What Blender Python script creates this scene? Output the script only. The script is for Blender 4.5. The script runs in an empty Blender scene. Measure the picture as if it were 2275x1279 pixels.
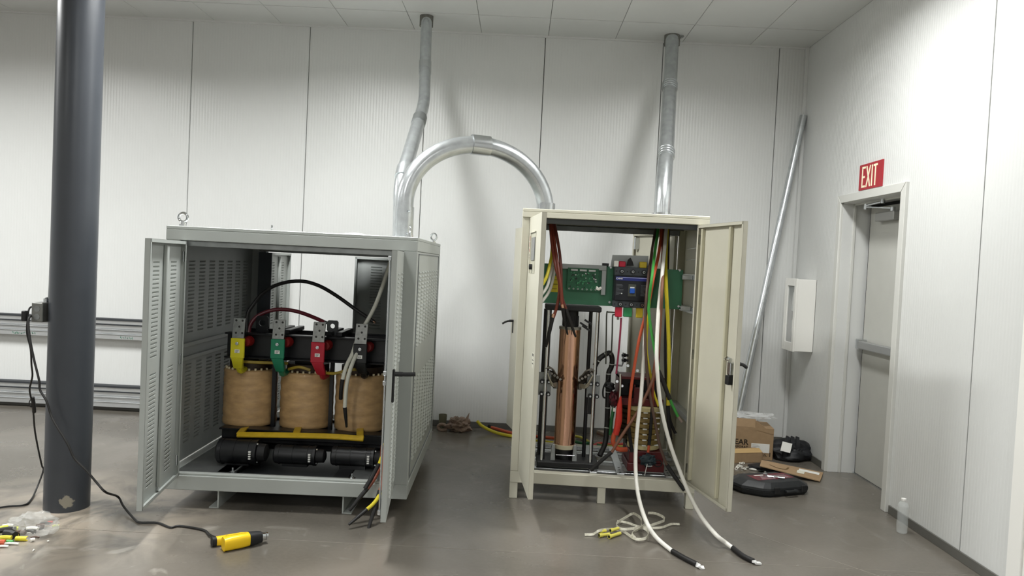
import bpy, bmesh, math, random
from mathutils import Vector, Matrix, noise
random.seed(7)
S = bpy.context.scene
COL = S.collection

# ------------------------------------------------------------------ camera
CX, CY, F, H = 1137.5, 639.5, 1650.0, 1.53
PITCH, YAW, ROLL = .032, -.0075, .0482
def cam_axes():
    cp, sp, cy, sy = math.cos(PITCH), math.sin(PITCH), math.cos(YAW), math.sin(YAW)
    f = Vector((sy*cp, cy*cp, -sp)); r0 = Vector((cy, -sy, 0)); d0 = f.cross(r0)
    c, s = math.cos(ROLL), math.sin(ROLL)
    return c*r0 - s*d0, s*r0 + c*d0, f
AR, AD, AF = cam_axes()
EYE = Vector((0, 0, H))
cam = bpy.data.cameras.new('camera'); camo = bpy.data.objects.new('camera', cam); COL.objects.link(camo)
cam.sensor_width = 36; cam.lens = F/2275*36; cam.clip_start = .05; cam.clip_end = 60
mw = Matrix.Identity(4)
for i in range(3):
    mw[i][0] = AR[i]; mw[i][1] = -AD[i]; mw[i][2] = -AF[i]; mw[i][3] = EYE[i]
camo.matrix_world = mw
S.camera = camo
def ray(x, y): return AR*((x-CX)/F) + AD*((y-CY)/F) + AF
def at(x, y, Y): v = ray(x, y); return EYE + v*(Y/v.y)
def atX(x, y, X): v = ray(x, y); return EYE + v*(X/v.x)
def fl(x, y, z=0.0): v = ray(x, y); return EYE + v*((z-H)/v.z)

# ------------------------------------------------------------------ world, view, lamps
w = bpy.data.worlds.new('world'); S.world = w; w.use_nodes = True
w.node_tree.nodes['Background'].inputs[0].default_value = (.8, .85, .9, 1)
w.node_tree.nodes['Background'].inputs[1].default_value = .05
S.view_settings.view_transform = 'Standard'; S.view_settings.look = 'None'
S.view_settings.gamma = 1; S.view_settings.use_curve_mapping = False
S.view_settings.exposure = 0.06
LAMP_W = 105.0
LAMPS = [(x, y) for y in (4.35, .2, -4.6, -9.4, -14.2) for x in (-7.9, -4.7, -1.4, 1.5)]
for i, (x, y) in enumerate(LAMPS):
    l = bpy.data.lights.new('ceiling_lamp_light', 'AREA'); l.shape = 'RECTANGLE'; l.size = .32; l.size_y = 1.15
    l.spread = math.radians(164); l.energy = LAMP_W * (1.1 if y > 4 else .45 if y > 0 else .8) * (.5 if x > 1 else 1.0); l.color = (.99, 1.0, .988)
    o = bpy.data.objects.new('ceiling_lamp_light', l); COL.objects.link(o); o.location = (x, y, 3.535)

# ------------------------------------------------------------------ helpers
def lin(c): return c/12.92 if c <= .04045 else ((c+.055)/1.055)**2.4
def C(h): return tuple(lin(int(h[i:i+2], 16)/255) for i in (0, 2, 4)) + (1,)
MATS = {}
def mat(name, col, rough=.5, metal=0.0, var=0.0, scale=8.0, bump=0.0, bscale=60.0, stretch=None, col2=None, spec=None, alpha=None, trans=0.0, ior=1.45, coat=0.0):
    """plain procedural material: colour with noise variation, optional noise bump"""
    if name in MATS: return MATS[name]
    m = bpy.data.materials.new(name); m.use_nodes = True; nt = m.node_tree; b = nt.nodes['Principled BSDF']
    c = C(col) if isinstance(col, str) else col
    b.inputs['Base Color'].default_value = c; b.inputs['Roughness'].default_value = rough; b.inputs['Metallic'].default_value = metal
    b.inputs['Transmission Weight'].default_value = trans; b.inputs['IOR'].default_value = ior; b.inputs['Coat Weight'].default_value = coat
    if spec is not None: b.inputs['Specular IOR Level'].default_value = spec
    if alpha is not None: b.inputs['Alpha'].default_value = alpha
    tc = nt.nodes.new('ShaderNodeTexCoord'); mp = nt.nodes.new('ShaderNodeMapping')
    nt.links.new(tc.outputs['Object'], mp.inputs[0])
    if stretch: mp.inputs['Scale'].default_value = stretch
    if var or col2:
        n = nt.nodes.new('ShaderNodeTexNoise'); n.inputs['Scale'].default_value = scale; n.inputs['Detail'].default_value = 6
        nt.links.new(mp.outputs[0], n.inputs[0])
        r = nt.nodes.new('ShaderNodeValToRGB'); e = r.color_ramp.elements
        e[0].position = .3; e[1].position = .7
        c2 = (C(col2) if isinstance(col2, str) else col2) if col2 else None
        e[0].color = tuple(x*(1-var) for x in c[:3]) + (1,); e[1].color = c2 or tuple(min(1, x*(1+var)) for x in c[:3]) + (1,)
        nt.links.new(n.outputs['Fac'], r.inputs[0]); nt.links.new(r.outputs[0], b.inputs['Base Color'])
    if bump:
        n2 = nt.nodes.new('ShaderNodeTexNoise'); n2.inputs['Scale'].default_value = bscale; n2.inputs['Detail'].default_value = 4
        nt.links.new(mp.outputs[0], n2.inputs[0])
        bp = nt.nodes.new('ShaderNodeBump'); bp.inputs['Strength'].default_value = bump; bp.inputs['Distance'].default_value = .004
        nt.links.new(n2.outputs['Fac'], bp.inputs['Height']); nt.links.new(bp.outputs[0], b.inputs['Normal'])
    MATS[name] = m; return m

class MB:
    """collects shapes in world space (through self.xf); build() links them as ONE mesh object"""
    def __init__(self, xf=None): self.v = []; self.f = []; self.xf = xf
    def add(self, vs, fs):
        k = len(self.v)
        for p in vs:
            p = Vector(p); self.v.append(self.xf @ p if self.xf else p)
        self.f += [tuple(i+k for i in q) for q in fs]; return self
    def box(self, x0, x1, y0, y1, z0, z1):
        return self.add([(x0,y0,z0),(x1,y0,z0),(x1,y1,z0),(x0,y1,z0),(x0,y0,z1),(x1,y0,z1),(x1,y1,z1),(x0,y1,z1)],
                        [(0,3,2,1),(4,5,6,7),(0,1,5,4),(1,2,6,5),(2,3,7,6),(3,0,4,7)])
    def hexa(self, p): return self.add(p, [(0,3,2,1),(4,5,6,7),(0,1,5,4),(1,2,6,5),(2,3,7,6),(3,0,4,7)])
    def obox(self, c, s, M):
        c = Vector(c); a = [Vector((sx*s[0]/2, sy*s[1]/2, sz*s[2]/2)) for sz in (-1,1) for sx, sy in ((-1,-1),(1,-1),(1,1),(-1,1))]
        return self.hexa([c + M @ p for p in a])
    def bar(self, p0, p1, wd, ht, up=(0,0,1)):
        p0 = Vector(p0); p1 = Vector(p1); d = (p1-p0).normalized(); up = Vector(up); s = d.cross(up).normalized(); u = s.cross(d).normalized()
        q = lambda p: [p-s*wd/2-u*ht/2, p+s*wd/2-u*ht/2, p+s*wd/2+u*ht/2, p-s*wd/2+u*ht/2]
        return self.hexa(q(p0) + q(p1))
    def prism(self, pts, vec):
        n = len(pts); a = [Vector(p) for p in pts]; vec = Vector(vec)
        return self.add(a + [p+vec for p in a], [tuple(range(n))[::-1], tuple(range(n, 2*n))] + [(i, (i+1) % n, (i+1) % n + n, i+n) for i in range(n)])
    def tube(self, pts, r, n=10, smooth=True, step=5, flat=None):
        """swept circle (or a flat w x t ribbon) along pts; r may be a list, one per control point"""
        P = [Vector(p) for p in pts]; R = list(r) if isinstance(r, (list, tuple)) else [r]*len(P)
        if smooth and len(P) > 2:
            Q = []; RR = []
            for i in range(len(P)-1):
                a, b = P[i], P[i+1]; p = P[i-1] if i else a*2-b; q = P[i+2] if i+2 < len(P) else b*2-a
                for k in range(step):
                    t = k/step
                    Q.append(.5*((2*a) + (b-p)*t + (2*p-5*a+4*b-q)*t*t + (3*a-3*b+q-p)*t**3)); RR.append(R[i]*(1-t)+R[i+1]*t)
            Q.append(P[-1]); RR.append(R[-1]); P, R = Q, RR
        T = [(P[min(i+1, len(P)-1)]-P[max(i-1, 0)]).normalized() for i in range(len(P))]
        u = T[0].orthogonal().normalized()
        if flat: u = (Vector(flat[2]) - T[0]*T[0].dot(Vector(flat[2]))).normalized()
        vs = []; 
        for i, p in enumerate(P):
            if flat: u = Vector(flat[2])
            u = (u - T[i]*T[i].dot(u)).normalized(); s = T[i].cross(u)
            if flat:
                a, b = flat[0]/2, flat[1]/2
                vs += [p+u*a+s*b, p-u*a+s*b, p-u*a-s*b, p+u*a-s*b]
            else:
                vs += [p + (u*math.cos(2*math.pi*j/n) + s*math.sin(2*math.pi*j/n))*R[i] for j in range(n)]
        if flat: n = 4
        m = len(P); fs = [(i*n+j, i*n+(j+1) % n, (i+1)*n+(j+1) % n, (i+1)*n+j) for i in range(m-1) for j in range(n)]
        fs += [tuple(range(n))[::-1], tuple(range((m-1)*n, m*n))]
        return self.add(vs, fs)
    def cyl(self, p0, p1, r, r1=None, n=20): return self.tube([p0, p1], [r, r if r1 is None else r1], n, smooth=False)
    def lathe(self, prof, o=(0,0,0), ax=(0,0,1), n=24):
        o = Vector(o); ax = Vector(ax).normalized(); u = ax.orthogonal().normalized(); s = ax.cross(u); vs = []
        for r, z in prof: vs += [o + ax*z + (u*math.cos(2*math.pi*j/n) + s*math.sin(2*math.pi*j/n))*max(r, 1e-5) for j in range(n)]
        m = len(prof); fs = [(i*n+j, i*n+(j+1) % n, (i+1)*n+(j+1) % n, (i+1)*n+j) for i in range(m-1) for j in range(n)]
        fs += [tuple(range(n))[::-1], tuple(range((m-1)*n, m*n))]
        return self.add(vs, fs)
    def ring(self, c, ax, R, r, n=20, k=8):
        c = Vector(c); ax = Vector(ax).normalized(); u = ax.orthogonal().normalized(); s = ax.cross(u); vs = []
        for i in range(n):
            d = u*math.cos(2*math.pi*i/n) + s*math.sin(2*math.pi*i/n)
            vs += [c + d*(R + r*math.cos(2*math.pi*j/k)) + ax*r*math.sin(2*math.pi*j/k) for j in range(k)]
        return self.add(vs, [(i*k+j, ((i+1) % n)*k+j, ((i+1) % n)*k+(j+1) % k, i*k+(j+1) % k) for i in range(n) for j in range(k)])
    def blob(self, c, s, amp=.15, freq=2.0, sub=3, seed=0, flat=None):
        bm = bmesh.new(); bmesh.ops.create_icosphere(bm, subdivisions=sub, radius=1); c = Vector(c); vs = []
        for v in bm.verts:
            d = v.co.normalized(); k = 1 + amp*noise.fractal(d*freq + Vector((seed*7.3, seed*3.1, seed)), 1.0, 2.0, 4)
            p = Vector((d.x*s[0], d.y*s[1], d.z*s[2]))*k
            if flat is not None and p.z < flat: p.z = flat
            vs.append(c+p)
        fs = [tuple(v.index for v in f.verts) for f in bm.faces]; bm.free(); return self.add(vs, fs)
    def text(self, s, size, M, ext=.0008):
        cu = bpy.data.curves.new('lettering', 'FONT'); cu.body = s; cu.size = size; cu.extrude = ext; cu.offset = size*.018; cu.resolution_u = 2
        o = bpy.data.objects.new('lettering', cu); me = o.to_mesh()
        vs = [M @ v.co for v in me.vertices]; fs = [tuple(p.vertices) for p in me.polygons]
        o.to_mesh_clear(); bpy.data.objects.remove(o); bpy.data.curves.remove(cu)
        return self.add(vs, fs)
    def build(self, name, m, parent=None, bevel=0, angle=35, kind=None, label=None, seg=1):
        me = bpy.data.meshes.new(name)
        if parent is not None: inv = FR[parent.name].inverted(); org = None; vs = [inv @ v for v in self.v]
        else:
            xs = [v.x for v in self.v]; ys = [v.y for v in self.v]; zs = [v.z for v in self.v]
            org = Vector(((min(xs)+max(xs))/2, (min(ys)+max(ys))/2, min(zs))); vs = [v-org for v in self.v]
        me.from_pydata(vs, [], self.f)
        bm = bmesh.new(); bm.from_mesh(me); bmesh.ops.recalc_face_normals(bm, faces=bm.faces)
        if bevel:
            ed = [e for e in bm.edges if len(e.link_faces) == 2 and e.calc_face_angle(0) > .6]
            bmesh.ops.bevel(bm, geom=ed, offset=bevel, segments=seg, affect='EDGES', clamp_overlap=True)
        bm.to_mesh(me); bm.free()
        me.shade_smooth(); me.set_sharp_from_angle(angle=math.radians(angle))
        me.materials.append(m if not isinstance(m, str) else MATS[m])
        o = bpy.data.objects.new(name, me); COL.objects.link(o)
        if parent is not None: o.parent = parent; FR[o.name] = FR[parent.name]
        else: o.location = org; FR[o.name] = Matrix.Translation(org)
        if kind: o['kind'] = kind
        if label: o['label'] = label
        return o
FR = {}
def thing(name, label, cat, loc=(0,0,0), rz=0.0, group=None, kind=None):
    o = bpy.data.objects.new(name, None); COL.objects.link(o); o.empty_display_size = .1
    o.location = loc; o.rotation_euler = (0, 0, rz); FR[o.name] = Matrix.Translation(Vector(loc)) @ Matrix.Rotation(rz, 4, 'Z')
    if label: o['label'] = label
    if cat: o['category'] = cat
    if group: o['group'] = group
    if kind: o['kind'] = kind
    return o
def tag(o, label, cat, group=None):
    o['label'] = label; o['category'] = cat
    if group: o['group'] = group
    return o
def frame(o, u, n, z=(0,0,1)):
    """matrix with columns u, n, z at o"""
    M = Matrix.Identity(4)
    for i in range(3): M[i][0] = u[i]; M[i][1] = n[i]; M[i][2] = z[i]; M[i][3] = o[i]
    return M

# ------------------------------------------------------------------ materials
def wall_mat():
    m = mat('painted_wall_panel', 'd3d3ce', .34)
    nt = m.node_tree; b = nt.nodes['Principled BSDF']
    tc = nt.nodes.new('ShaderNodeTexCoord')
    n1 = nt.nodes.new('ShaderNodeTexNoise'); n1.inputs['Scale'].default_value = 70; n1.inputs['Detail'].default_value = 3
    n2 = nt.nodes.new('ShaderNodeTexNoise'); n2.inputs['Scale'].default_value = 1.3; n2.inputs['Detail'].default_value = 5
    nt.links.new(tc.outputs['Object'], n1.inputs[0]); nt.links.new(tc.outputs['Object'], n2.inputs[0])
    bp = nt.nodes.new('ShaderNodeBump'); bp.inputs['Strength'].default_value = .22; bp.inputs['Distance'].default_value = .003
    nt.links.new(n1.outputs['Fac'], bp.inputs['Height']); nt.links.new(bp.outputs[0], b.inputs['Normal'])
    r = nt.nodes.new('ShaderNodeValToRGB'); r.color_ramp.elements[0].color = C('cfd0ce'); r.color_ramp.elements[1].color = C('d9dad8')
    nt.links.new(n2.outputs['Fac'], r.inputs[0]); nt.links.new(r.outputs[0], b.inputs['Base Color'])
    return m
WALL = wall_mat()
def floor_mat():
    m = mat('polished_concrete', '7b766e', .3)
    nt = m.node_tree; b = nt.nodes['Principled BSDF']; N = nt.nodes.new; L = nt.links.new
    tc = N('ShaderNodeNewGeometry')
    def noi(sc, det=6, dist=0.0):
        n = N('ShaderNodeTexNoise'); n.inputs['Scale'].default_value = sc; n.inputs['Detail'].default_value = det; n.inputs['Distortion'].default_value = dist
        L(tc.outputs['Position'], n.inputs[0]); return n
    def ramp(src, p0, c0, p1, c1):
        r = N('ShaderNodeValToRGB'); e = r.color_ramp.elements; e[0].position = p0; e[1].position = p1; e[0].color = c0; e[1].color = c1
        L(src, r.inputs[0]); return r.outputs[0]
    def mix(fac, a, bb):
        x = N('ShaderNodeMix'); x.data_type = 'RGBA'; L(fac, x.inputs[0]); L(a, x.inputs[6]); L(bb, x.inputs[7]); return x.outputs[2]
    base = ramp(noi(1.1, 8, .6).outputs['Fac'], .3, C('56524b'), .72, C('746e66'))
    fine = ramp(noi(45, 4).outputs['Fac'], .35, (0,0,0,1), .75, (1,1,1,1))
    spk = N('ShaderNodeMath'); spk.operation = 'MULTIPLY'; spk.inputs[1].default_value = .16; L(fine, spk.inputs[0])
    dark = N('ShaderNodeRGB'); dark.outputs[0].default_value = C('7a756c')
    col = mix(spk.outputs[0], base, dark.outputs[0])
    # dusty white scuffs, thickest round the foot of the steel column
    g = N('ShaderNodeVectorMath'); g.operation = 'DISTANCE'; g.inputs[1].default_value = (-2.45, 4.1, 0); L(tc.outputs['Position'], g.inputs[0])
    near = ramp(g.outputs['Value'], .1, (1,1,1,1), 1.25, (0,0,0,1))
    nz = ramp(noi(3.2, 9, 1.2).outputs['Fac'], .36, (0,0,0,1), .6, (1,1,1,1))
    mm = N('ShaderNodeMath'); mm.operation = 'MULTIPLY'; L(near, mm.inputs[0]); L(nz, mm.inputs[1])
    m2 = N('ShaderNodeMath'); m2.operation = 'MULTIPLY'; m2.inputs[1].default_value = .9; L(mm.outputs[0], m2.inputs[0])
    dust = N('ShaderNodeRGB'); dust.outputs[0].default_value = C('b3a797')
    col = mix(m2.outputs[0], col, dust.outputs[0])
    sc = ramp(noi(2.3, 10, 2.2).outputs['Fac'], .6, (0,0,0,1), .7, (1,1,1,1))
    g2 = N('ShaderNodeVectorMath'); g2.operation = 'DISTANCE'; g2.inputs[1].default_value = (-1.7, 3.7, 0); L(tc.outputs['Position'], g2.inputs[0])
    n2 = ramp(g2.outputs['Value'], .2, (1,1,1,1), 1.3, (.12,.12,.12,1))
    m3 = N('ShaderNodeMath'); m3.operation = 'MULTIPLY'; L(sc, m3.inputs[0]); L(n2, m3.inputs[1])
    m4 = N('ShaderNodeMath'); m4.operation = 'MULTIPLY'; m4.inputs[1].default_value = .6; L(m3.outputs[0], m4.inputs[0])
    chalk = N('ShaderNodeRGB'); chalk.outputs[0].default_value = C('b5b0a6')
    col = mix(m4.outputs[0], col, chalk.outputs[0])
    L(col, b.inputs['Base Color'])
    rr = N('ShaderNodeMapRange'); rr.inputs[3].default_value = .14; rr.inputs[4].default_value = .36
    L(noi(2.0, 6).outputs['Fac'], rr.inputs[0]); L(rr.outputs[0], b.inputs['Roughness'])
    bp = N('ShaderNodeBump'); bp.inputs['Strength'].default_value = .06; bp.inputs['Distance'].default_value = .004
    L(noi(16, 4).outputs['Fac'], bp.inputs['Height']); L(bp.outputs[0], b.inputs['Normal'])
    b.inputs['Specular IOR Level'].default_value = .55
    return m
FLOOR = floor_mat()
CEIL = mat('painted_ceiling_panel', 'd2d3d1', .5, var=.03, scale=2)
GREYP = mat('light_grey_enamel', 'a6aaa6', .42, bump=.05, bscale=220, var=.02)
GREYI = mat('light_grey_enamel_dull', '9ea2a0', .45, bump=.05, bscale=220, var=.03)
BEIGE = mat('beige_enamel', 'c7c4b4', .4, bump=.05, bscale=220, var=.02)
BEIGEI = mat('beige_enamel_inside', 'c2bea6', .45, var=.02)
GALV = mat('galvanised_steel', 'c6cacc', .27, .86, var=.12, scale=22, bump=.05, bscale=30)
ZINC = mat('zinc_plated', 'c9ccce', .25, 1.0, var=.05)
DGALV = mat('dull_galvanised', '8d908f', .42, .8, var=.15, scale=14)
CHROME = mat('polished_steel', 'dfe2e4', .12, 1.0)
COLP = mat('dark_slate_paint', '3b3e43', .34, var=.06, scale=5, bump=.08, bscale=14)
BLACK = mat('black_enamel', '17181a', .38, var=.1)
BLACKM = mat('black_matt', '1b1b1c', .62, var=.1)
RUBBER = mat('black_cable_jacket', '1d1c1b', .5)
COPPER = mat('bare_copper', 'dcae94', .16, 1.0, var=.06, scale=1.0, stretch=(60, 60, .3), bump=.05, bscale=3)
WOODK = mat('cardboard', '9e8465', .8, var=.06, scale=30)
BASEB = mat('baseboard_grey', '5f5e59', .5, var=.05)
WHITEP = mat('white_enamel', 'ecebe6', .35)
GLASS = mat('clear_glass', 'ffffff', .03, trans=1.0, ior=1.45)
PLASTIC = mat('clear_plastic', 'e6ebeb', .06, alpha=.24, bump=.4, bscale=60)
# ------------------------------------------------------------------ room shell
WY, RX, CZ = 6.85, 2.54, 3.62
def struct(o): o['kind'] = 'structure'; return o
struct(MB().box(-10, 3.2, -17, 7.1, -.1, 0).build('floor', FLOOR))
# saw-cut joints in the slab: shallow dark strips set into the floor
fl_o = bpy.data.objects['floor']
MB().box(-10, 2.5, 3.9155, 3.919, -.02, .0006).build('saw_cut', mat('slab_joint_pale', '807a71', .5), fl_o)
MB().bar((1.45, 4.4, .0), (2.53, 3.2, .0), .005, .0012).build('crack', mat('slab_joint_pale', '807a71', .5), fl_o)

def ribbed(mb, O, U, Nn, wd, z0, z1, pitch=.0269, th=.03, lip=.004):
    """a striated wall panel: flats with shallow vertical grooves, extruded from z0 to z1"""
    O = Vector(O); U = Vector(U); Nn = Vector(Nn)
    n = max(1, round(wd/pitch)); p = wd/n; pr = [(0, -lip), (lip, 0)]
    for i in range(n):
        u = i*p
        pr += [(u+p*.30, 0), (u+p*.30+.0022, -.00045), (u+p*.30+.0044, 0)]
        pr += [(u+p*.66, 0), (u+p*.66+.003, .00036), (u+p*.66+.006, 0)]
    pr = [q for q in pr if q[0] < wd-lip-.0005] + [(wd-lip, 0), (wd, -lip), (wd, -th), (0, -th)]
    mb.prism([O + U*u + Nn*d + Vector((0, 0, z0)) for u, d in pr], (0, 0, z1-z0))
    return mb
wb = struct(MB().box(-10, 3.2, WY+.03, WY+.2, 0, CZ+.1).build('wall_back', mat('gasket_dark', '3a3a38', .8)))
edges = [-2.009 + 1.077*k for k in range(-7, 5)] + [RX]
edges[-2] = 2.281
for a, b in zip(edges[:-1], edges[1:]):
    ribbed(MB(), (a+.003, WY, 0), (1, 0, 0), (0, -1, 0), b-a-.006, .0, CZ).build('wall_panel', WALL, wb)
struct(MB().box(-10, RX, WY-.012, WY-.001, 0, .055).build('baseboard_back', BASEB, None, .002))
# right wall, with the exit door opening
DY0, DY1, DZ = 4.985, 5.905, 2.135
wr = struct(MB().box(RX+.03, RX+.24, 5.97, WY+.1, 0, CZ+.1).box(RX+.03, RX+.24, 4.93, 5.97, DZ+.02, CZ+.1).box(RX+.03, RX+.24, -17, 4.93, 0, CZ+.1).build('wall_right', mat('gasket_dark', '3a3a38', .8)))
ribbed(MB(), (RX, 5.905, 0), (0, 1, 0), (-1, 0, 0), WY-5.905, 0, CZ, lip=.0004).build('wall_panel', WALL, wr)
ribbed(MB(), (RX, 4.985, 0), (0, 1, 0), (-1, 0, 0), 5.905-4.985, DZ+.005, CZ, lip=.0004).build('wall_panel', WALL, wr)
ribbed(MB(), (RX, 4.133, 0), (0, 1, 0), (-1, 0, 0), 4.985-4.133, 0, CZ, lip=.0004).build('wall_panel', WALL, wr)
y = 4.127
while y > -16.9:
    ribbed(MB(), (RX, y-1.071, 0), (0, 1, 0), (-1, 0, 0), 1.071, 0, CZ).build('wall_panel', WALL, wr); y -= 1.077
struct(MB().box(RX-.012, RX-.001, 5.965, WY-.012, 0, .055).box(RX-.012, RX-.001, -17, 4.905, 0, .055).build('baseboard_right', BASEB, None, .002))
struct(MB().box(RX-.03, RX, WY-.03, WY-.001, .0, CZ).build('trim_1', WALL, None, .002))
# far walls, out of the photograph, close the hall
struct(MB().box(-10.1, -10, -17, 7.1, 0, CZ).build('wall_left', WALL))
struct(MB().box(-10, 3, -17.1, -17, 0, CZ).build('wall_front', WALL))
ce = struct(MB().box(-10, 3.2, -17, 7.1, CZ+.012, CZ+.1).build('ceiling', mat('ceiling_joint', '8a8a88', .8)))
xs = [2.0 - .61*k for k in range(-1, 20)]
for x in xs:
    for (y0, y1) in ((6.356, WY), (5.136, 6.344), (3.916, 5.124)):
        x0, x1 = x+.002, min(x+.608, RX)
        if x0 >= RX: continue
        MB().box(x0, x1, y0, y1, CZ, CZ+.012).build('ceiling_tile', CEIL, ce, .002)
MB().box(-10, RX, -17, 3.91, CZ, CZ+.012).build('ceiling_board', CEIL, ce)
struct(MB().box(-10, RX, WY-.02, WY, CZ-.014, CZ).build('trim_2', WALL))
# ceiling light fixtures carrying the lamps
FIX = mat('lamp_housing', 'e6e6e2', .5)
EM = bpy.data.materials.new('lamp_diffuser'); EM.use_nodes = True
EM.node_tree.nodes['Principled BSDF'].inputs['Emission Color'].default_value = (1, .985, .955, 1)
EM.node_tree.nodes['Principled BSDF'].inputs['Emission Strength'].default_value = 6
for i, (x, y) in enumerate(LAMPS):
    t = thing('ceiling_lamp', 'long white ceiling lamp with a glowing panel', 'lamp', (x, y, CZ-.085), 0, 'ceiling lamps along the hall')
    MB().box(x-.18, x+.18, y-.6, y+.6, CZ-.07, CZ).build('housing', FIX, t, .004)
    MB().box(x-.165, x+.165, y-.585, y+.585, CZ-.08, CZ-.071).build('diffuser', EM, t)

# ------------------------------------------------------------------ exit door
d1 = thing('door_1', None, None, (RX+.2, 5.44, 0), kind='structure')
CAS = mat('grey_white_trim', 'cbcbc6', .4)
DOORP = mat('grey_door_paint', 'b9b9b3', .38, var=.02)
jd = .215
MB().prism([(RX-.024, DY1, 0), (RX-.024, DY1+.062, 0), (RX-.024, DY1+.062, DZ+.061), (RX-.024, DY1, DZ-.001)], (.026, 0, 0)).build('casing', CAS, d1, .003)
MB().prism([(RX-.024, DY0-.062, 0), (RX-.024, DY0, 0), (RX-.024, DY0, DZ-.001), (RX-.024, DY0-.062, DZ+.061)], (.026, 0, 0)).build('casing', CAS, d1, .003)
MB().prism([(RX-.024, DY0-.062, DZ+.062), (RX-.024, DY1+.062, DZ+.062), (RX-.024, DY1, DZ), (RX-.024, DY0, DZ)], (.026, 0, 0)).build('casing', CAS, d1, .003)
MB().box(RX-.001, RX+jd, DY1-.003, DY1+.02, 0, DZ).box(RX-.001, RX+jd, DY0-.02, DY0+.003, 0, DZ).box(RX-.001, RX+jd, DY0, DY1, DZ-.003, DZ+.02).build('jamb', WALL, d1)
MB().box(RX+.08, RX+.1, DY1-.014, DY1, 0, DZ).box(RX+.08, RX+.1, DY0, DY0+.014, 0, DZ).box(RX+.08, RX+.1, DY0, DY1, DZ-.014, DZ).build('stop', CAS, d1, .002)
MB().box(RX+jd+.012, RX+jd+.06, DY0-.02, DY1+.02, 0, DZ+.02).build('gap_seal', mat('door_gap', '1e1e1d', .8), d1)
MB().box(RX+jd-.012, RX+jd-.002, DY0, DY1-.034, .012, DZ-.03).build('door_leaf', DOORP, d1, .002)
MB().box(RX+jd-.014, RX+jd-.002, DY0, DY1, 0, .01).build('threshold', ZINC, d1)
dx = RX+jd-.012
zb = 1.035
pb = MB().box(dx-.075, dx-.03, 5.03, 5.80, zb-.03, zb+.03).build('push_bar', mat('bar_grey', 'a3a4a4', .3, .7), d1, .006)
MB().box(dx-.06, dx, 5.80, 5.87, zb-.04, zb+.04).build('bar_end', ZINC, pb, .005)
cl = MB().box(dx-.06, dx, 5.40, 5.68, 1.985, 2.05).build('closer', mat('closer_grey', '9d9d9a', .4, .4), d1, .006)
MB().bar((dx-.04, 5.45, 2.07), (dx-.15, 5.64, 2.088), .022, .008).build('closer_arm', ZINC, cl)
MB().bar((dx-.15, 5.64, 2.097), (dx-.13, 5.42, 2.11), .018, .008).build('closer_arm', ZINC, cl)
MB().cyl((dx-.04, 5.45, 2.05), (dx-.04, 5.45, 2.08), .018).cyl((dx-.15, 5.64, 2.07), (dx-.15, 5.64, 2.11), .013).cyl((dx-.13, 5.42, 2.10), (dx-.13, 5.42, 2.132), .014).build('closer_pivot', ZINC, cl)
# white door casing near the right edge of the view
t2 = thing('door_2', None, None, (RX, 3.1, 0), kind='structure')
MB().box(RX-.028, RX+.001, 3.60, 3.70, 0, 2.2).build('casing', WHITEP, t2, .003)
MB().box(RX-.028, RX+.001, 2.55, 2.65, 0, 2.2).build('casing', WHITEP, t2, .003)
MB().box(RX-.028, RX+.001, 2.65, 3.60, 2.1, 2.2).build('casing', WHITEP, t2, .003)
MB().box(RX-.016, RX+.001, 2.65, 3.60, .008, 2.1).build('door_leaf', WHITEP, t2, .002)
MB().bar((RX-.06, 2.72, 1.0), (RX-.06, 2.84, 1.0), .02, .02).cyl((RX-.06, 2.72, 1.0), (RX-.016, 2.72, 1.0), .012).build('door_handle', ZINC, t2)

# ------------------------------------------------------------------ exit sign
RED = mat('sign_red', 'a3202c', .4); CREAM = mat('sign_cream', 'f6efcf', .5)
ex = thing('exit_sign', 'red EXIT sign with cream letters above the grey door', 'sign', (RX-.008, 5.466, 2.207))
MB().box(RX-.008, RX, 5.287, 5.646, 2.207, 2.397).build('plate', RED, ex, .001)
def ex_l(boxes, name):
    # letter plane: u runs to the right in view (towards -Y), v up
    m = MB()
    for q in boxes:
        m.prism([(RX-.0095, 5.600-u, 2.224+v) for u, v in q], (.002, 0, 0))
    m.build('letter', CREAM, ex, label='cream letter %s' % name)
hh = .155; s = .0155
rect = lambda a, b, c, d: [(a, c), (b, c), (b, d), (a, d)]
ex_l([rect(0, s, 0, hh), rect(s, .054, 0, s), rect(s, .046, hh/2-s/2, hh/2+s/2), rect(s, .054, hh-s, hh)], 'E')
ex_l([[(.064, 0), (.081, 0), (.138, hh), (.121, hh)], [(.121, 0), (.138, 0), (.1115, hh*.5), (.1005, hh*.42)], [(.064, hh), (.081, hh), (.1015, hh*.58), (.0905, hh*.5)]], 'X')
ex_l([rect(.150, .166, 0, hh)], 'I')
ex_l([rect(.200, .216, 0, hh-s), rect(.178, .238, hh-s, hh)], 'T')

# ------------------------------------------------------------------ extinguisher cabinet on the right wall
fe = thing('extinguisher_cabinet', 'white extinguisher cabinet with narrow window on the wall by the corner', 'cabinet', (RX-.08, 6.46, .86))
fx0 = RX-.158; fy0, fy1 = 6.335, 6.59; fz0 = atX(1808, 783, RX).z; fz1 = atX(1818, 622, RX).z
MB().box(fx0, RX, fy0, fy0+.012, fz0, fz1).box(fx0, RX, fy1-.012, fy1, fz0, fz1).box(fx0, RX, fy0+.012, fy1-.012, fz0, fz0+.012).box(fx0, RX, fy0+.012, fy1-.012, fz1-.012, fz1).box(RX-.006, RX, fy0, fy1, fz0, fz1).build('body', WHITEP, fe, .002)
dr = MB()
a0, a1, b0, b1 = fy0+.04, fy1-.06, fz0+.07, fz1-.06
for q in ((fy0-.004, a0, fz0-.004, fz1+.004), (a1, fy1+.004, fz0-.004, fz1+.004), (a0, a1, fz0-.004, b0), (a0, a1, b1, fz1+.004)): dr.box(fx0-.016, fx0, *q)
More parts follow.
